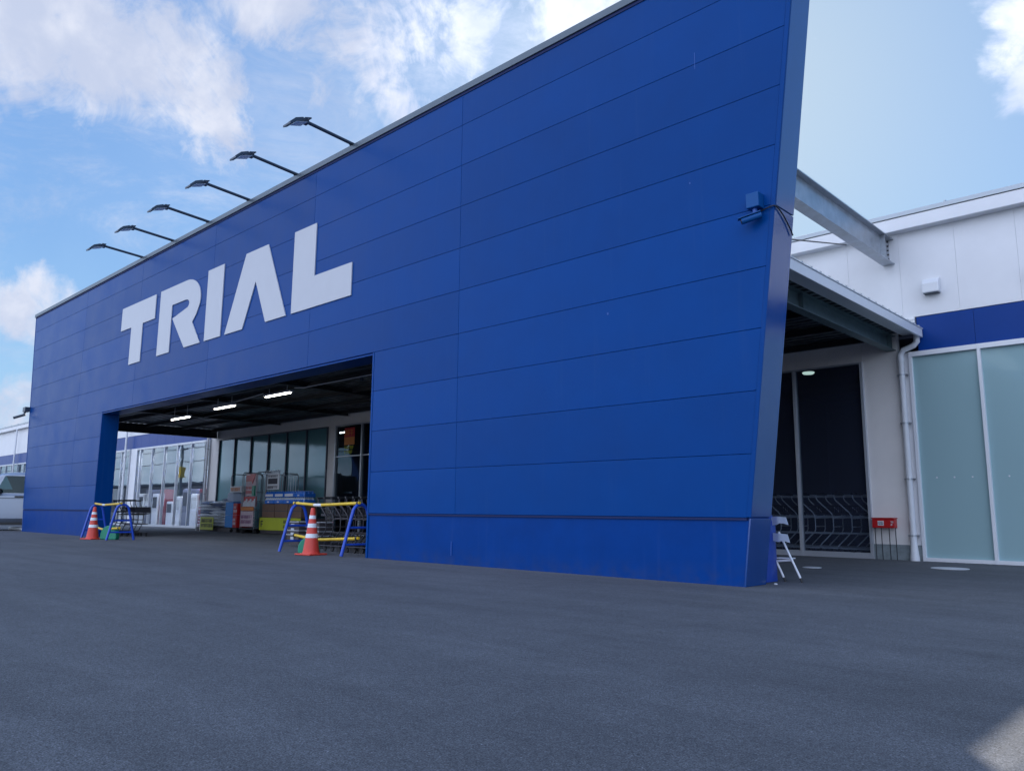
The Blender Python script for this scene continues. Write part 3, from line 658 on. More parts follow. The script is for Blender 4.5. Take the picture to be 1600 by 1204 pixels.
# ------------------------------------------------------------------ traffic cones
def cone(x, y, a, label):
    t = thing('traffic_cone', (x, y, 0), label, 'traffic cone', 'red and white traffic cones beside the barriers')
    M = rotz(a, (x, y, 0))
    b = MB(); b.box(-.20, .20, -.20, .20, 0.002, .03, M); b.build('base', 'cone_red', t, bevel=.012)
    def rr(z): return .145-(z-.03)*(.145-.035)/.77
    def seg(z0, z1): return [(rr(z0), z0), (rr(z1), z1)]
    m = MB(); m.lathe([(.155, .028), (.148, .05)]+seg(.05, .29)+seg(.29, .295), 28, M)
    m.lathe(seg(.365, .47), 28, M); m.lathe(seg(.54, .62), 28, M); m.lathe(seg(.68, .79)+[(.030, .808), (.012, .812)], 28, M)
    m.build('cone_body', 'cone_red', t, smooth=True)
    for z0, z1 in ((.295, .365), (.47, .54), (.62, .68)):
        s = MB(); s.lathe([(rr(z0)+.0015, z0), (rr(z1)+.0015, z1)], 28, M); s.build('reflective_band', 'cone_white', t, smooth=True)
cone(-12.13, -.22, R(8), 'traffic cone in front of the near barrier, by the right side of the opening')
cone(-21.55, -.62, R(20), 'traffic cone at the far barrier, on the left side of the opening')

# ------------------------------------------------------------------ pipe barriers
def barrier(c0, c1, label, far=False):
    c0 = Vector(c0); c1 = Vector(c1); d = (c1-c0).normalized(); n = Vector((-d.y, d.x, 0))
    t = thing('barrier', tuple((c0+c1)/2), label, 'barrier', 'blue and yellow pipe barriers at the opening')
    for c in (c0, c1):
        f = MB(); pts = []
        sp_, h = (.31 if far else .35), .87
        for i in range(-10, 11):
            u = i/10.0
            if abs(u) < .55:
                a = u/.55*R(58); pts.append(c+n*(.145*math.sin(a)/math.sin(R(58)))+Vector((0, 0, h-.10+.10*(math.cos(a)-math.cos(R(58)))/(1-math.cos(R(58))))))
            else:
                s = (abs(u)-.55)/.45; sg = 1 if u > 0 else -1
                pts.append(c+n*(sg*(.145+(sp_-.145)*s))+Vector((0, 0, (h-.10)*(1-s)+.012*s)))
        f.tube(pts, .029, 10)
        for z in (.48, .20):
            w = .145+(sp_-.145)*(1-(z/(h-.10))); f.tube([c-n*w+Vector((0, 0, z)), c+n*w+Vector((0, 0, z))], .02, 8)
        f.build('a_frame', 'barrier_blue', t, smooth=True)
    e = d*.08
    for z, sag in ((.895, .035), (.30, .06)):
        off = -n*(.16 if z < .5 else .0)
        r_ = MB(); q = [c0-e*(1 if not far else .3), c0+d*.05, (c0*.62+c1*.38), c1-d*.05, c1+e*.6]
        zz = [z+.005, z, z-sag, z-.005, z+.005]
        off = -n*.05
        if z < .5: q[0] = c0-d*(.02 if not far else .0)
        r_.tube([p+off+Vector((0, 0, k)) for p, k in zip(q, zz)], .027, 10); r_.build('rail', 'rail_yellow', t, smooth=True)
        mid = q[2]+off+Vector((0, 0, z-sag))
        if z > .5:
            w_ = MB(); w_.tube([mid-d*.13+Vector((0, 0, sag*.1)), mid+d*.12], .0285, 12); w_.build('rail_sleeve', 'cone_white', t, smooth=True)
        for c in (c0, c1):
            k = MB(); p = c+off+Vector((0, 0, z)); k.tube([p-d*.018, p+d*.018], .036, 10); k.build('clamp', 'black_plastic', t)
barrier((-13.30, .20, 0), (-11.27, .17, 0), 'blue A-frame barrier with yellow rails at the right side of the opening')
barrier((-22.80, -.15, 0), (-20.42, -.36, 0), 'blue A-frame barrier with pale yellow rails at the left side of the opening', True)
def weight(x, y, a, r, label):
    M = rotz(a, (x, y, 0)); m = MB()
    pts = [(-r*.96, 0.003), (r*.96, 0.003), (r, .05)]+[(r*math.cos(R(q)), .09+r*math.sin(R(q))) for q in range(0, 181, 15)]+[(-r, .05)]
    m.prism(pts, -.06, .06, M); m.build('weight', 'green_plastic', None, bevel=.02, label=label, cat='weight', group='green plastic weights behind the cones')
weight(-12.47, -.05, R(25), .20, 'green plastic weight just behind the near traffic cone')
weight(-21.15, -.35, R(25), .26, 'green rounded plastic weight under the far barrier')

# ------------------------------------------------------------------ shopping carts
def make_cart(loc, label, group, chrome='cart_chrome'):
    t = thing('shopping_cart', loc, label, 'shopping cart', group); ORG[t.name] = Vector((0, 0, 0))
    f = MB()
    for s in (-1, 1):
        y = .23*s
        f.tube([(0, y, 1.0), (.005, y, .93), (.03, y, .89), (.26, y, .70), (.30, y, .65), (.31, y, .58), (.31, y, .42), (.29, y, .37), (.03, y, .14), (.06, y, .105), (.72, y*.85, .105)], .011, 8)
        f.tube([(.31, y, .60), (.86, y*.8, .64)], .010, 6); f.tube([(.29, y, .36), (.80, y*.8, .34)], .009, 6)
    for x, z, w in ((.31, .60, .23), (.86, .64, .184), (.80, .34, .184), (.72, .105, .196), (.31, .46, .23), (.02, .13, .23)):
        f.tube([(x, -w, z), (x, w, z)], .010, 6)
    for k in range(7):
        y = -.15+.05*k; f.tube([(.31, y*1.2, .60), (.86, y, .64)], .004, 4); f.tube([(.29, y*1.2, .36), (.80, y, .34)], .004, 4)
    f.build('frame', chrome, t, world=False, smooth=True)
    h = MB(); h.tube([(0, -.26, 1.0), (0, .26, 1.0)], .018, 10); h.box(-.03, .03, -.10, .10, .985, 1.03); h.build('handle', 'black_plastic', t, world=False, smooth=True)
    b = MB()
    for s in (-1, 1):
        b.box(.10, .84, s*.215-.004, s*.215+.004, .66, .70); b.box(.10, .84, s*.20-.004, s*.20+.004, .79, .81)
        for k in range(10): b.box(.12+.075*k, .126+.075*k, s*.208-.004, s*.208+.004, .66, .80)
    b.box(.83, .84, -.21, .21, .66, .82)
    b.build('child_seat_frame', 'cart_dark', t, world=False)
    for x in (.05, .70):
        for s in (-1, 1):
            c = MB(); y = s*(.22 if x < .3 else .19); c.tube([(x, y-.014, .048), (x, y+.014, .048)], .046, 14); c.box(x-.02, x+.02, y-.022, y+.022, .07, .10); c.build('caster', 'rubber', t, world=False)
    return t
nums = ['first', 'second', 'third', 'fourth', 'fifth', 'sixth', 'seventh', 'eighth', 'ninth', 'tenth']
cart0 = make_cart((-13.40, .92, 0), 'first cart from the left in the row behind the near barrier', 'nested carts behind the near barrier', 'cart_black')
cart0.rotation_euler.z = 0
for i in range(1, 9):
    c = copy_tree(cart0); c.location = (-13.40+.24*i, .92, 0); c['label'] = '%s cart from the left in the row behind the near barrier' % nums[i]
for i in range(3):
    c = copy_tree(cart0); c.location = (-24.45+.36*i, 1.1, 0); c['label'] = '%s cart from the left behind the far barrier' % nums[i]; c['group'] = 'carts behind the far barrier'
cart1 = make_cart((0, 0, 0), 'cart', 'carts lined up inside the dark glazing', 'cart_lightened')
for i in range(9):
    c = cart1 if i == 0 else copy_tree(cart1)
    c.location = (-8.35+.345*i, YW+.62, 0.02); c.scale = (1, 1, 1.13)
    c['label'] = 'cart inside the dark glazing at right, %s from the left' % nums[i]
# a floor-to-shoulder guard rail behind the carts
m = MB(); m.box(-8.7, -5.2, YW+1.25, YW+1.29, 1.10, 1.16); m.box(-8.7, -5.2, YW+1.25, YW+1.29, .10, .16)
m.build('guard_rail', 'interior_white', None, label='horizontal guard rail behind the carts inside the dark glazing', cat='rail')
for x in (-8.4, -6.8, -5.3):
    pass

# ------------------------------------------------------------------ goods in front of the frosted windows
def bag(x, y, z, w, d, h, mt, label, rot):
    n, k = 10, 6; vs = []; fs = []; M = rotz(rot, (x, y, z))
    for sgn in (0, 1):
        for i in range(n+1):
            for j in range(k+1):
                u, v = i/n*2-1, j/k*2-1
                e = (max(0, 1-abs(u)**3.2)*max(0, 1-abs(v)**3.0))**.5
                zz = h*.5+(h*.5*e+.002)*(1 if sgn else -1)+.008*math.sin(5*u+x*7)*(1-abs(v))
                vs.append((u*w/2, v*d/2, zz))
    A = (n+1)*(k+1)
    for i in range(n):
        for j in range(k):
            a = i*(k+1)+j; b = a+k+1
            fs.append((a, a+1, b+1, b)); fs.append((A+a, A+b, A+b+1, A+a+1))
    for i in range(n):
        a = i*(k+1); b = a+k+1; fs.append((a, b, A+b, A+a)); a = a+k; b = b+k; fs.append((a, A+a, A+b, b))
    for j in range(k):
        a = j; fs.append((a, A+a, A+a+1, a+1)); a = n*(k+1)+j; fs.append((a, a+1, A+a+1, A+a))
    m = MB(); m.add(vs, fs, M); return m.build('sack', mt, None, smooth=True, label=label, cat='sack', group='white and dark sacks piled by the far pillar')
cols_ = [(-28.35, 8, 'left'), (-27.50, 8, 'second'), (-26.68, 9, 'third'), (-26.05, 9, 'right')]
for ci, (x, n_, nm) in enumerate(cols_):
    for k in range(n_):
        mt = 'bag_blue' if (k+ci) % 3 == 1 and k > 3 else 'bag_white'
        where = {'left': 'leftmost', 'second': 'second', 'third': 'third', 'right': 'rightmost'}[nm]
        bag(x+random.uniform(-.04, .04), 5.72+random.uniform(-.05, .05), .14+.112*k, .86, .62, .145, mt,
            '%s sack from the bottom in the %s pile of sacks by the far pillar' % (nums[k] if k < 10 else 'topmost', where), random.uniform(-.07, .07))
for i, (x0, x1) in enumerate(((-28.8, -27.1), (-27.05, -25.65))):
    m = MB(); 
    for yy in (5.4, 5.7, 6.0): m.box(x0, x1, yy-.05, yy+.05, .0, .11)
    for k in range(6): m.box(x0+k*(x1-x0)/6+.01, x0+(k+1)*(x1-x0)/6-.02, 5.36, 6.04, .112, .135)
    m.build('pallet', 'dark_crate', None, label='dark pallet under the %s half of the sack piles' % ('left', 'right')[i], cat='pallet', group='pallets under the sacks')
def scribble(mb, x0, x1, z0, z1, y, rows, seed, th=.010):
    rd = random.Random(seed); rh = (z1-z0)/rows
    for r in range(rows):
        x = x0; h = rh*.72
        while x < x1-h*.6:
            b = z1-(r+1)*rh+rh*.1
            w = h*rd.uniform(.6, .95)
            k = rd.randint(0, 2)
            mb.box(x, x+w, y-.003, y, b+h*.82, b+h*.97); mb.box(x, x+w, y-.003, y, b+h*.38, b+h*.5)
            mb.box(x+w*.42, x+w*.58, y-.004, y, b, b+h)
            if k: mb.box(x, x+w*.14, y-.0035, y, b, b+h*.8)
            if k == 2: mb.box(x+w*.86, x+w, y-.0035, y, b, b+h*.9)
            x += w*1.18
t = thing('price_board', (-27.6, 5.25, 0), 'yellow-green sign board leaning in front of the sacks', 'sign')
m = MB(); m.box(-28.15, -27.15, 5.22, 5.24, .05, .50); m.build('board', 'yellow_green', t)
m = MB(); scribble(m, -28.05, -27.2, .12, .46, 5.219, 2, 3); m.build('print', 'print_dark', t)
m = MB(); m.tube([(-28.5, 5.24, 0), (-28.5, 5.24, .55), (-28.2, 5.24, .55), (-28.2, 5.24, 0)], .012, 6); m.build('stand', 'white_metal', t)

def rollcage(x0, x1, y0, y1, h, label):
    t = thing('roll_cage', ((x0+x1)/2, (y0+y1)/2, 0), label, 'roll cage', 'tubular roll cages with goods by the windows')
    f = MB()
    for x in (x0, x1):
        f.tube([(x, y0, .14), (x, y0, h-.08), (x, y0+.05, h), (x, y1-.05, h), (x, y1, h-.08), (x, y1, .14)], .014, 8)
        for k in range(1, 5): f.tube([(x, y0, .14+k*.3), (x, y1, .14+k*.3)], .007, 5)
    f.tube([(x0, y1, h-.1), (x0+.05, y1, h-.03), (x1-.05, y1, h-.03), (x1, y1, h-.1)], .014, 8)
    for k in range(1, 6): f.tube([(x0+k*(x1-x0)/6, y1, .14), (x0+k*(x1-x0)/6, y1, h-.03)], .006, 5)
    f.build('frame', 'cart_chrome', t, smooth=True)
    b = MB(); b.box(x0, x1, y0, y1, .13, .165); b.build('base', 'dark_steel', t)
    for x in (x0+.07, x1-.07):
        for y in (y0+.07, y1-.07):
            w = MB(); w.tube([(x-.02, y, .06), (x+.02, y, .06)], .058, 12); w.box(x-.025, x+.025, y-.02, y+.02, .08, .13); w.build('caster', 'rubber', t)
    return t
rollcage(-25.85, -24.95, 5.15, 5.85, 1.97, 'tall tubular roll cage holding the blue and red boxes')
def crate(name, x0, x1, y0, y1, z0, z1, mt, label, cat, group=None, prn=None, pm='paper_white', bev=.01):
    t = thing(name, ((x0+x1)/2, (y0+y1)/2, z0), label, cat, group)
    m = MB(); m.box(x0, x1, y0, y1, z0, z1); m.build('shell', mt, t, bevel=bev)
    if prn:
        m = MB(); m.mi = 0; scribble(m, *prn); m.build('print', pm, t)
    return t
crate('blue_crate', -25.80, -25.28, 4.98, 5.55, .17, .58, 'bright_blue', 'lower bright blue crate in the roll cage', 'crate', 'bright blue crates in the roll cage')
crate('blue_crate', -25.80, -25.28, 4.98, 5.55, .585, 1.02, 'bright_blue', 'upper bright blue crate in the roll cage', 'crate', 'bright blue crates in the roll cage')
crate('red_box', -25.26, -24.98, 4.98, 5.55, .17, .58, 'red_paint', 'lower red box beside the blue crates', 'box', 'red boxes beside the blue crates', (-25.22, -25.02, .25, .5, 4.978, 2, 5))
crate('red_box', -25.26, -24.98, 4.98, 5.55, .585, .98, 'red_paint', 'upper red box beside the blue crates', 'box', 'red boxes beside the blue crates', (-25.22, -25.02, .66, .9, 4.978, 2, 6))
crate('paper_bundle', -25.78, -25.42, 5.0, 5.5, 1.025, 1.34, 'cloth_white', 'crumpled white bundle on the upper blue crate', 'bundle', bev=.05)
crate('snack_box', -25.80, -25.0, 5.1, 5.6, 1.345, 1.56, 'paper_white', 'white box with orange print at the top of the roll cage', 'box', None, (-25.74, -25.1, 1.37, 1.54, 5.098, 1, 8), 'orange_print')

# display rack with posters
t = rollcage(-24.85, -23.92, 5.05, 5.75, 2.0, 'tubular display rack with white, red and orange posters')
m = MB(); m.box(-24.80, -23.96, 5.02, 5.035, .22, .72); m.build('poster_panel', 'pink_white', t)
m = MB(); scribble(m, -24.76, -24.0, .30, .62, 5.019, 2, 11); m.build('poster_print', 'print_purple', t)
m = MB(); m.box(-24.80, -23.96, 5.02, 5.035, .74, .86); m.build('orange_strip', 'orange_print', t)
m = MB(); m.box(-24.80, -23.96, 5.10, 5.115, .87, 1.20); m.build('goods_panel', 'red_paint', t)
m = MB()
for k in range(9): m.box(-24.76+.09*k, -24.70+.09*k, 5.06, 5.098, .87, 1.02+.05*(k % 3))
m.build('packets', 'paper_white', t)
m = MB(); m.box(-24.75, -24.0, 5.12, 5.135, 1.22, 1.95); m.build('backing_sheet', 'pink_white', t)
m = MB(); m.box(-24.72, -24.30, 5.105, 5.119, 1.70, 1.90); scribble(m, -24.72, -24.2, 1.28, 1.56, 5.119, 2, 17); m.build('price_print', 'red_paint', t)
m = MB(); m.prism([(-24.28, 1.62), (-24.10, 1.94), (-24.46, 1.94)], 5.10, 5.118); m.build('red_triangle', 'red_paint', t)
m = MB(); m.box(-24.18, -24.02, 5.04, 5.10, 1.22, 1.55); m.build('green_pack', 'green_plastic', t)
# second rack with a dark print sheet
t = rollcage(-23.75, -22.85, 5.35, 5.95, 1.93, 'tubular rack with a dark printed sheet and bottles along its top')
m = MB(); m.box(-23.70, -22.95, 5.31, 5.325, 1.42, 1.93); m.build('printed_sheet', 'paper_white', t)
m = MB(); m.box(-23.62, -23.05, 5.30, 5.309, 1.60, 1.78); scribble(m, -23.66, -23.0, 1.80, 1.91, 5.309, 1, 4); scribble(m, -23.66, -23.0, 1.44, 1.56, 5.309, 1, 5); m.build('sheet_print', 'print_dark', t)
m = MB()
for k in range(9): m.lathe([(.035, 1.945), (.035, 2.03), (.012, 2.06), (.012, 2.08)], 8, Matrix.Translation((-24.35+.11*k, 5.6, 0)))
m.build('bottle_row', 'bottle_cap', t, smooth=True)

# brown cartons on a yellow-skirted pallet with blue bottle packs
t = thing('skirted_pallet', (-22.6, 5.6, 0), 'low pallet wrapped in a yellow-green printed skirt under the cartons', 'pallet')
m = MB(); m.box(-23.75, -21.35, 5.2, 6.1, .02, .13); m.build('pallet_deck', 'dark_crate', t)
m = MB(); m.box(-23.78, -21.32, 5.16, 5.18, .13, .52); m.build('skirt', 'yellow_green', t)
m = MB(); scribble(m, -23.7, -23.45, .2, .48, 5.158, 1, 9); scribble(m, -22.3, -21.45, .18, .48, 5.158, 2, 12); m.build('skirt_print', 'print_dark', t)
m = MB(); m.box(-23.74, -21.36, 5.20, 6.1, .135, .515); m.build('filler', 'dark_crate', t)
ci = 0
for i, x in enumerate((-23.72, -22.92, -22.12)):
    t = crate('carton', x, x+.76, 5.2, 5.75, .522, .955, 'brown_card', '%s brown carton on the yellow-skirted pallet' % ('left', 'middle', 'right')[i], 'carton', 'brown cartons under the bottle packs')
    m = MB(); m.box(x, x+.76, 5.196, 5.2, .72, .75); m.build('tape', 'dark_crate', t)
for i in range(4):
    for l in range(2):
        x = -23.68+.60*i; z = .96+.20*l
        t = thing('bottle_pack', (x+.28, 5.45, z), '%s blue bottle pack from the left, %s layer, on the cartons' % (nums[i], ('lower', 'upper')[l]), 'bottle pack', 'blue bottle packs on the cartons')
        m = MB(); m.box(x, x+.57, 5.24, 5.66, z, z+.13); m.build('wrap', 'bottle_blue', t, bevel=.03)
        m = MB()
        for a in range(5):
            for b in range(3):
                m.lathe([(.05, z+.12), (.05, z+.15), (.02, z+.18), (.02, z+.196)], 8, Matrix.Translation((x+.06+.112*a, 5.30+.14*b, 0)))
        m.build('bottle_tops', 'bottle_cap' if l == 0 else 'bottle_blue', t, smooth=True)
        m = MB(); m.box(x+.05, x+.52, 5.235, 5.239, z+.03, z+.11) if l == 1 and i < 3 else m.box(x+.2, x+.3, 5.235, 5.239, z+.04, z+.08)
        m.build('pack_label', 'paper_white', t)
# piles of dark shopping baskets behind the near barrier
for i, (x, y, n_) in enumerate(((-15.10, 1.35, 4), (-14.25, 1.30, 4))):
    for k in range(n_):
        t = thing('shopping_basket', (x, y, .05+.09*k), '%s basket from the bottom in the %s pile behind the near barrier' % (nums[k], ('left', 'right')[i]), 'basket', 'dark shopping baskets piled behind the near barrier')
        z = .05+.09*k; m = MB()
        for a in range(4):
            dx, dy = [(0, -1), (1, 0), (0, 1), (-1, 0)][a]
            if dx == 0: m.add([(x-.20, y+dy*.13, z), (x+.20, y+dy*.13, z), (x+.24, y+dy*.17, z+.20), (x-.24, y+dy*.17, z+.20)], [(0, 1, 2, 3)])
            else: m.add([(x+dx*.20, y-.13, z), (x+dx*.20, y+.13, z), (x+dx*.24, y+.17, z+.20), (x+dx*.24, y-.17, z+.20)], [(0, 1, 2, 3)])
        m.box(x-.20, x+.20, y-.13, y+.13, z-.004, z+.004)
        m.build('bowl', 'dark_crate', t)
        m = MB(); m.tube([(x-.245, y-.175, z+.2), (x+.245, y-.175, z+.2), (x+.245, y+.175, z+.2), (x-.245, y+.175, z+.2)], .010, 6, closed=True)
        m.box(x-.06, x+.06, y-.178, y-.165, z+.10, z+.16); m.build('rim', 'alu_frame', t)

# hanging poster inside the entrance door, white boxes
t = thing('hanging_poster', (-21.15, YW-.10, 2.6), 'red and orange poster hanging at the entrance door', 'poster')
m = MB(); m.box(-21.42, -20.86, YW-.10, YW-.09, 3.10, 3.40); m.build('red_field', 'red_paint', t)
m = MB(); m.box(-21.42, -20.86, YW-.10, YW-.09, 2.85, 3.10); scribble(m, -21.40, -20.88, 3.12, 3.38, YW-.101, 1, 21); m.build('orange_field', 'orange_print', t)
m = MB(); scribble(m, -21.40, -20.88, 2.55, 2.84, YW-.101, 2, 22); m.build('lower_print', 'yellow_green', t)
t = thing('ceiling_lamp', (-23.0, YW+.9, 3.4), 'short lit ceiling lamp inside the entrance door', 'lamp')
m = MB(); m.box(-23.25, -22.72, YW+.87, YW+.93, 3.42, 3.45); m.build('lamp_tube', 'led', t); m = MB(); m.box(-23.28, -22.69, YW+.83, YW+.97, 3.455, 3.49); m.build('lamp_housing', 'white_metal', t)
t = thing('ceiling_lamp', (-6.7, YW+1.35, 3.67), 'small lit ceiling lamp behind the dark glazing at right', 'lamp')
m = MB(); m.lathe([(.10, 3.72), (.12, 3.74), (.12, 3.76)], 16, Matrix.Translation((-6.70, YW+1.35, -.05))); m.build('lamp_panel', 'led_dim', t)
for i, x in enumerate((-21.3, -20.7, -20.2)):
    crate('white_box', x, x+.5, YW+1.0, YW+1.5, .0, 1.3+.1*i, 'interior_white', '%s white box inside the entrance door' % ('left', 'middle', 'right')[i], 'box', 'white boxes inside the entrance door')

# display stands inside the far clear windows
rd = random.Random(5)
inm = ['shop_blue', 'shop_white', 'shop_white', 'interior_dark', 'shop_white', 'shop_red', 'shop_white', 'shop_white', 'interior_dark', 'shop_white', 'shop_red', 'shop_white']
for i, mt in enumerate(inm):
    x = -41.6+.82*i; h = rd.uniform(1.1, 1.7) if mt != 'shop_white' else rd.uniform(1.1, 1.6)
    cl = {'shop_white': 'white', 'shop_blue': 'blue', 'shop_red': 'dark red', 'interior_dark': 'dark'}[mt]
    o = crate('display_unit', x, x+.62, YW+.75, YW+1.3, .02, h, mt, '%s display unit inside the far windows, number %s from their left end' % (cl, (nums+['eleventh', 'twelfth'])[i]), 'display unit', 'display units inside the far windows', bev=.03)
    m = MB(); m.box(x+.08, x+.54, YW+.74, YW+.748, h*.55, h*.9); m.build('door', 'interior_white' if i % 2 else 'lot_grey', o)
for i in range(5):  # unseen lamps, added to light the fronts of the display units
    t = thing('fill_lamp', (-39.3+1.9*i, YW+.18, 3.8), 'unseen added lamp lighting the display units inside the far windows, %s from the left' % nums[i], 'lamp', 'unseen added lamps inside the far windows')
    m = MB(); m.box(-39.9+1.9*i, -38.7+1.9*i, YW+.15, YW+.21, 3.80, 3.83); m.build('lamp_tube', 'led_fill', t)
    m = MB(); m.box(-39.9+1.9*i, -38.7+1.9*i, YW+.13, YW+.23, 3.832, 3.88); m.build('lamp_housing', 'white_metal', t)
m = MB(); m.box(-38.3, -31.5, YW+3.2, YW+3.4, 0.02, 2.9); m.build('partition', 'interior_white', None, label='pale inner partition behind the far clear windows', cat='partition')

# ------------------------------------------------------------------ items at the right end of the blue wall
t = thing('covered_rack', (-4.49, .80, 0), 'blue tarpaulin covered bundle tucked behind the right end of the blue wall', 'covered goods')
m = MB(); nx, nz = 12, 10; vs = []; fs = []
rd = random.Random(2)
ring = []
for j in range(nz+1):
    z = .96*j/nz
    for i in range(24):
        a = 2*math.pi*i/24; w = .30 if z < .66 else .30*(1-.35*((z-.66)/.30))
        ex = abs(math.cos(a))**.3*(1 if math.cos(a) > 0 else -1); ey = abs(math.sin(a))**.3*(1 if math.sin(a) > 0 else -1)
        fold = 1+.022*math.sin(i*2.3+j*.4)+.008*rd.uniform(-1, 1)
        vs.append((-4.49+w*ex*fold, .80+w*.80*ey*fold, z+.003))
for j in range(nz):
    for i in range(24): fs.append((j*24+i, j*24+(i+1) % 24, (j+1)*24+(i+1) % 24, (j+1)*24+i))
fs.append(tuple(nz*24+i for i in range(24)))
m.add(vs, fs); m.build('tarpaulin', 'tarp_blue', t, smooth=True)
def sheet(pts_top, pts_bot, th=.012):
    m = MB(); n = len(pts_top); v = [Vector(p) for p in pts_top]+[Vector(p) for p in pts_bot]
    v2 = [p+Vector((.01, -th, 0)) for p in v]
    vs = v+v2; fs = []
    for i in range(n-1): fs += [(i, i+1, n+i+1, n+i), (2*n+i, 3*n+i, 3*n+i+1, 2*n+i+1), (i, 2*n+i, 2*n+i+1, i+1), (n+i, n+i+1, 3*n+i+1, 3*n+i)]
    fs += [(0, n, 3*n, 2*n), (n-1, 3*n-1, 4*n-1, 2*n-1)]
    m.add(vs, fs); return m
def fold_sheet(x0, x1, y, z, amp, h, nm, lab_):
    top = []; bot = []
    for i in range(15):
        u = i/14; x = x0+(x1-x0)*u
        zz = z(u); top.append((x, y-.03*math.sin(u*9), zz)); bot.append((x+.012*math.sin(u*20), y+.02*math.sin(u*14), zz-h(u)+.008*math.sin(u*23)))
    s_ = sheet(top, bot, .03); return s_
s1 = fold_sheet(-4.50, -4.03, .93, lambda u: .66+.085*u-.02*math.sin(u*7), 0, lambda u: .10+.02*math.sin(u*5), '', '')
s1.build('folded_cloth', 'cloth_white', None, smooth=True, label='upper fold of white cloth over the blue tarpaulin bundle', cat='cloth', group='white cloths over the tarpaulin bundle')
s2 = fold_sheet(-4.50, -4.015, .92, lambda u: .585-.02*math.sin(u*4)-.06*u*u, 0, lambda u: .10-.01*u, '', '')
s2.build('folded_cloth', 'cloth_white', None, smooth=True, label='lower drooping fold of white cloth over the blue tarpaulin bundle', cat='cloth', group='white cloths over the tarpaulin bundle')
t = thing('folding_stand', (-4.05, 1.0, 0), 'white tubular folding stand beside the blue tarpaulin bundle', 'folding stand')
for y0 in (1.0,):
    m = MB(); m.tube([(-4.164, y0, .56), (-3.93, y0, .05)], .013, 10); m.build('leg', 'white_metal', t, smooth=True)
    m = MB(); m.tube([(-4.225, y0+.02, .24), (-4.135, y0+.02, .04)], .013, 10); m.build('leg', 'white_metal', t, smooth=True)
    m = MB(); m.tube([(-3.93, y0, .05), (-3.908, y0, .003)], .016, 8); m.tube([(-4.135, y0+.02, .045), (-4.115, y0+.02, .003)], .016, 8); m.build('rubber_foot', 'black_plastic', t)
    m = MB(); m.tube([(-4.23, y0+.01, .225), (-4.02, y0+.01, .245)], .012, 8); m.tube([(-4.28, y0, .50), (-4.15, y0, .50)], .010, 8); m.build('crossbar', 'white_metal', t, smooth=True)
m = MB(); m.box(-4.24, -4.05, 1.02, 1.16, .255, .267); m.build('step', 'white_metal', t)
m = MB(); m.lathe([(.02, 0.001), (.018, .012), (.006, .016)], 10, Matrix.Translation((-4.02, .56, 0))); m.build('litter', 'paper_white', None, label='tiny white scrap on the asphalt near the folding stand', cat='litter')

# red box on thin legs
t = thing('red_box_stand', (-4.88, YW-.12, 0), 'small red box with a white sticker on four thin dark legs by the pillar', 'box')
m = MB(); m.box(-5.06, -4.69, YW-.20, YW-.06, .545, .705); m.box(-5.075, -4.675, YW-.215, YW-.05, .705, .72); m.build('red_box', 'red_paint', t, bevel=.006)
m = MB(); m.box(-4.965, -4.865, YW-.204, YW-.2005, .585, .665); m.build('sticker', 'paper_white', t)
m = MB(); scribble(m, -4.955, -4.87, .60, .655, YW-.2045, 2, 31); m.build('sticker_print', 'print_dark', t)
m = MB(); scribble(m, -4.75, -4.70, .58, .67, YW-.2005, 2, 32); m.build('side_print', 'paper_white', t)
for x in (-5.045, -4.94, -4.81, -4.705):
    m = MB(); m.tube([(x, YW-.12, 0), (x, YW-.12, .545)], .007, 6); m.build('leg', 'dark_steel', t)

# covers in the paving
for i, (x, y, r_) in enumerate(((-3.45, 5.0, .25), (-4.90, 3.60, .13))):
    m = MB(); m.lathe([(r_, 0.001), (r_, .008), (r_-.008, .010)], 32, Matrix.Translation((x, y, 0))); m.build('manhole_cover', 'interior_white', None, label=('pale round cover in the paving before the frosted glazing', 'smaller pale cover in the paving before the dark glazing')[i], cat='manhole cover', group='pale covers in the paving')

# ------------------------------------------------------------------ the parked van past the left end
va = R(-110); vl = Vector((math.cos(va+math.pi/2), math.sin(va+math.pi/2), 0)); vf = Vector((math.cos(va), math.sin(va), 0))
vc = Vector((-31.30, .10, 0))-vl*.86-vf*.10
van = thing('parked_van', tuple(vc), 'silver van parked beyond the left end of the blue wall', 'van')
van.rotation_euler.z = va; van.scale = (1, 1, 1.07); ORG[van.name] = Vector((0, 0, 0))
# body as lofted sections (half width by height) along x
secs = []
prof = [(2.20, .42, .80, .66), (2.12, .28, .98, .78), (1.75, .24, 1.08, .84), (1.30, .24, 1.14, .86), (0.4, .24, 1.16, .865), (-1.2, .24, 1.16, .865), (-2.0, .26, 1.15, .85), (-2.15, .36, 1.10, .80)]
m = MB(); vs = []; fs = []
for x, zb, zt, hw in prof:
    for y, z in ((-hw*.86, zb), (-hw, zb+.14), (-hw*1.0, (zb+zt)/2), (-hw*.985, zt-.05), (-hw*.93, zt), (hw*.93, zt), (hw*.985, zt-.05), (hw*1.0, (zb+zt)/2), (hw, zb+.14), (hw*.86, zb)): vs.append((x, y, z))
n = 10
for i in range(len(prof)-1):
    for k in range(n): fs.append((i*n+k, (i+1)*n+k, (i+1)*n+(k+1) % n, i*n+(k+1) % n))
fs += [tuple(range(n)), tuple((len(prof)-1)*n+k for k in range(n-1, -1, -1))]
m.add(vs, fs); m.build('body', 'van_paint', van, world=False, smooth=True)
m = MB(); vs = []; fs = []
gp = [(1.30, .80, 1.14, 1.15), (.62, .72, 1.14, 1.82), (0.1, .70, 1.14, 1.87), (-1.9, .69, 1.14, 1.87), (-2.12, .68, 1.14, 1.70)]
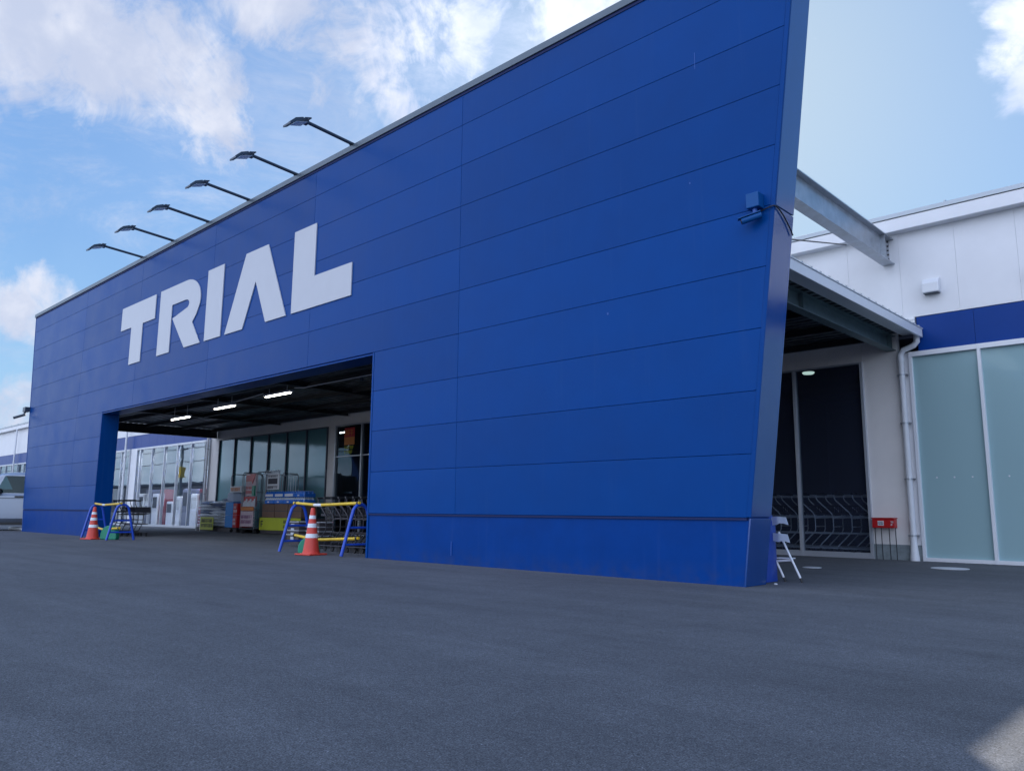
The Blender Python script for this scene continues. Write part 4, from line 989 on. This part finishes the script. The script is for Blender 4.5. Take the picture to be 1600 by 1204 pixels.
for x, hw, zb, zt in gp:
    for y, z in ((-.80, zb), (-hw-.02, zt-.09), (-hw+.10, zt), (hw-.10, zt), (hw+.02, zt-.09), (.80, zb)): vs.append((x, y, z))
n = 6
for i in range(len(gp)-1):
    for k in range(n): fs.append((i*n+k, (i+1)*n+k, (i+1)*n+(k+1) % n, i*n+(k+1) % n))
fs += [tuple(range(n)), tuple((len(gp)-1)*n+k for k in range(n-1, -1, -1))]
m.add(vs, fs); m.build('cabin', 'van_paint', van, world=False, smooth=True)
for s in (-1, 1):
    for x0, x1 in ((.74, -.20), (-.30, -1.10), (-1.2, -1.95)):
        z1_ = 1.74; xt = min(x0, .50) if x0 > 0 else x0
        m = MB(); yb, yt = .806, .745
        pts = [(x0, s*yb, 1.19), (x1, s*yb, 1.19), (x1, s*yt, z1_), (xt, s*yt, z1_)]
        m.add([(p[0], p[1]+s*.004, p[2]) for p in pts]+[(p[0], p[1]-s*.01, p[2]) for p in pts], [(0, 1, 2, 3), (7, 6, 5, 4), (0, 4, 5, 1), (1, 5, 6, 2), (2, 6, 7, 3), (3, 7, 4, 0)])
        m.build('side_window', 'van_glass', van, world=False)
    m = MB(); m.box(-.12, .16, s*.872-.03, s*.872+.012, 1.045, 1.10); m.build('door_handle', 'black_plastic', van, world=False, bevel=.006)
    m = MB(); m.box(-.9, .95, s*.868-.004, s*.868+.004, 1.015, 1.03); m.build('side_crease', 'black_plastic', van, world=False)
    m = MB(); m.box(.55, .70, s*.94-.11, s*.94+.11, 1.15, 1.33); m.build('mirror', 'black_plastic', van, world=False, bevel=.03)
    m = MB(); m.box(2.12, 2.2, s*.55-.14, s*.55+.14, .78, .92); m.build('headlight', 'lamp_glass', van, world=False, bevel=.02)
    for x in (1.42, -1.45):
        m = MB(); m.tube([(x, s*.70, .31), (x, s*.87, .31)], .31, 24); w = m.build('wheel', 'rubber', van, world=False)
        m = MB(); m.tube([(x, s*.865, .31), (x, s*.878, .31)], .20, 20); m.build('rim', 'chrome', w, world=False)
    m = MB(); m.box(-1.1, 1.08, s*.80-.02, s*.80+.02, .17, .26); m.build('side_sill', 'black_plastic', van, world=False)
m = MB(); m.box(-32.9, -31.35, 0.35, .52, 0, .10); m.build('wheel_stop', 'van_white', None, bevel=.02, label='low white kerb block on the ground under the silver van', cat='wheel stop')

# ------------------------------------------------------------------ across the car park (seen in the shop windows' reflections)
t = thing('far_shop', (-190, -66, 0), 'long low dark shop across the car park, seen only as a reflection', 'building')
m = MB(); m.box(-290, -100, -74, -62, 0, 6.6); m.build('wall', 'lot_grey', t)
m = MB(); m.box(-291, -99, -75, -61.5, 6.6, 7.1); m.build('roof', 'dark_frame', t)
for k in range(11):
    m = MB(); m.box(-286+17*k, -278+17*k, -62, -61.9, 3.2, 6.2) if k % 2 else m.box(-286+17*k, -275+17*k, -62, -61.9, .4, 2.8); m.build('window', 'lot_pale', t)
t = thing('utility_pole', (-118, -30, 0), 'utility pole with crossarms reflected in the far windows', 'utility pole')
m = MB(); m.tube([(-118, -30, 0), (-118, -30, 13)], .22, 10); m.build('pole', 'concrete', t)
m = MB(); m.box(-120, -116, -30.1, -29.9, 11.6, 11.85); m.box(-119.6, -116.4, -30.1, -29.9, 9.6, 9.8); m.build('crossarm', 'dark_frame', t)
m = MB(); m.box(-118.35, -117.65, -30.5, -29.7, 5.4, 7.0); m.build('sign_plate', 'rail_yellow', t)
m = MB()
for z in (11.9, 9.8, 7.8): m.tube([(-300, -32, z+1), (-200, -31, z-.8), (-118, -30, z), (-60, -29, z-.6), (30, -28, z+1)], .05, 5)
m.build('overhead_wire', 'black_plastic', t)
print('OBJS', len(bpy.data.objects))
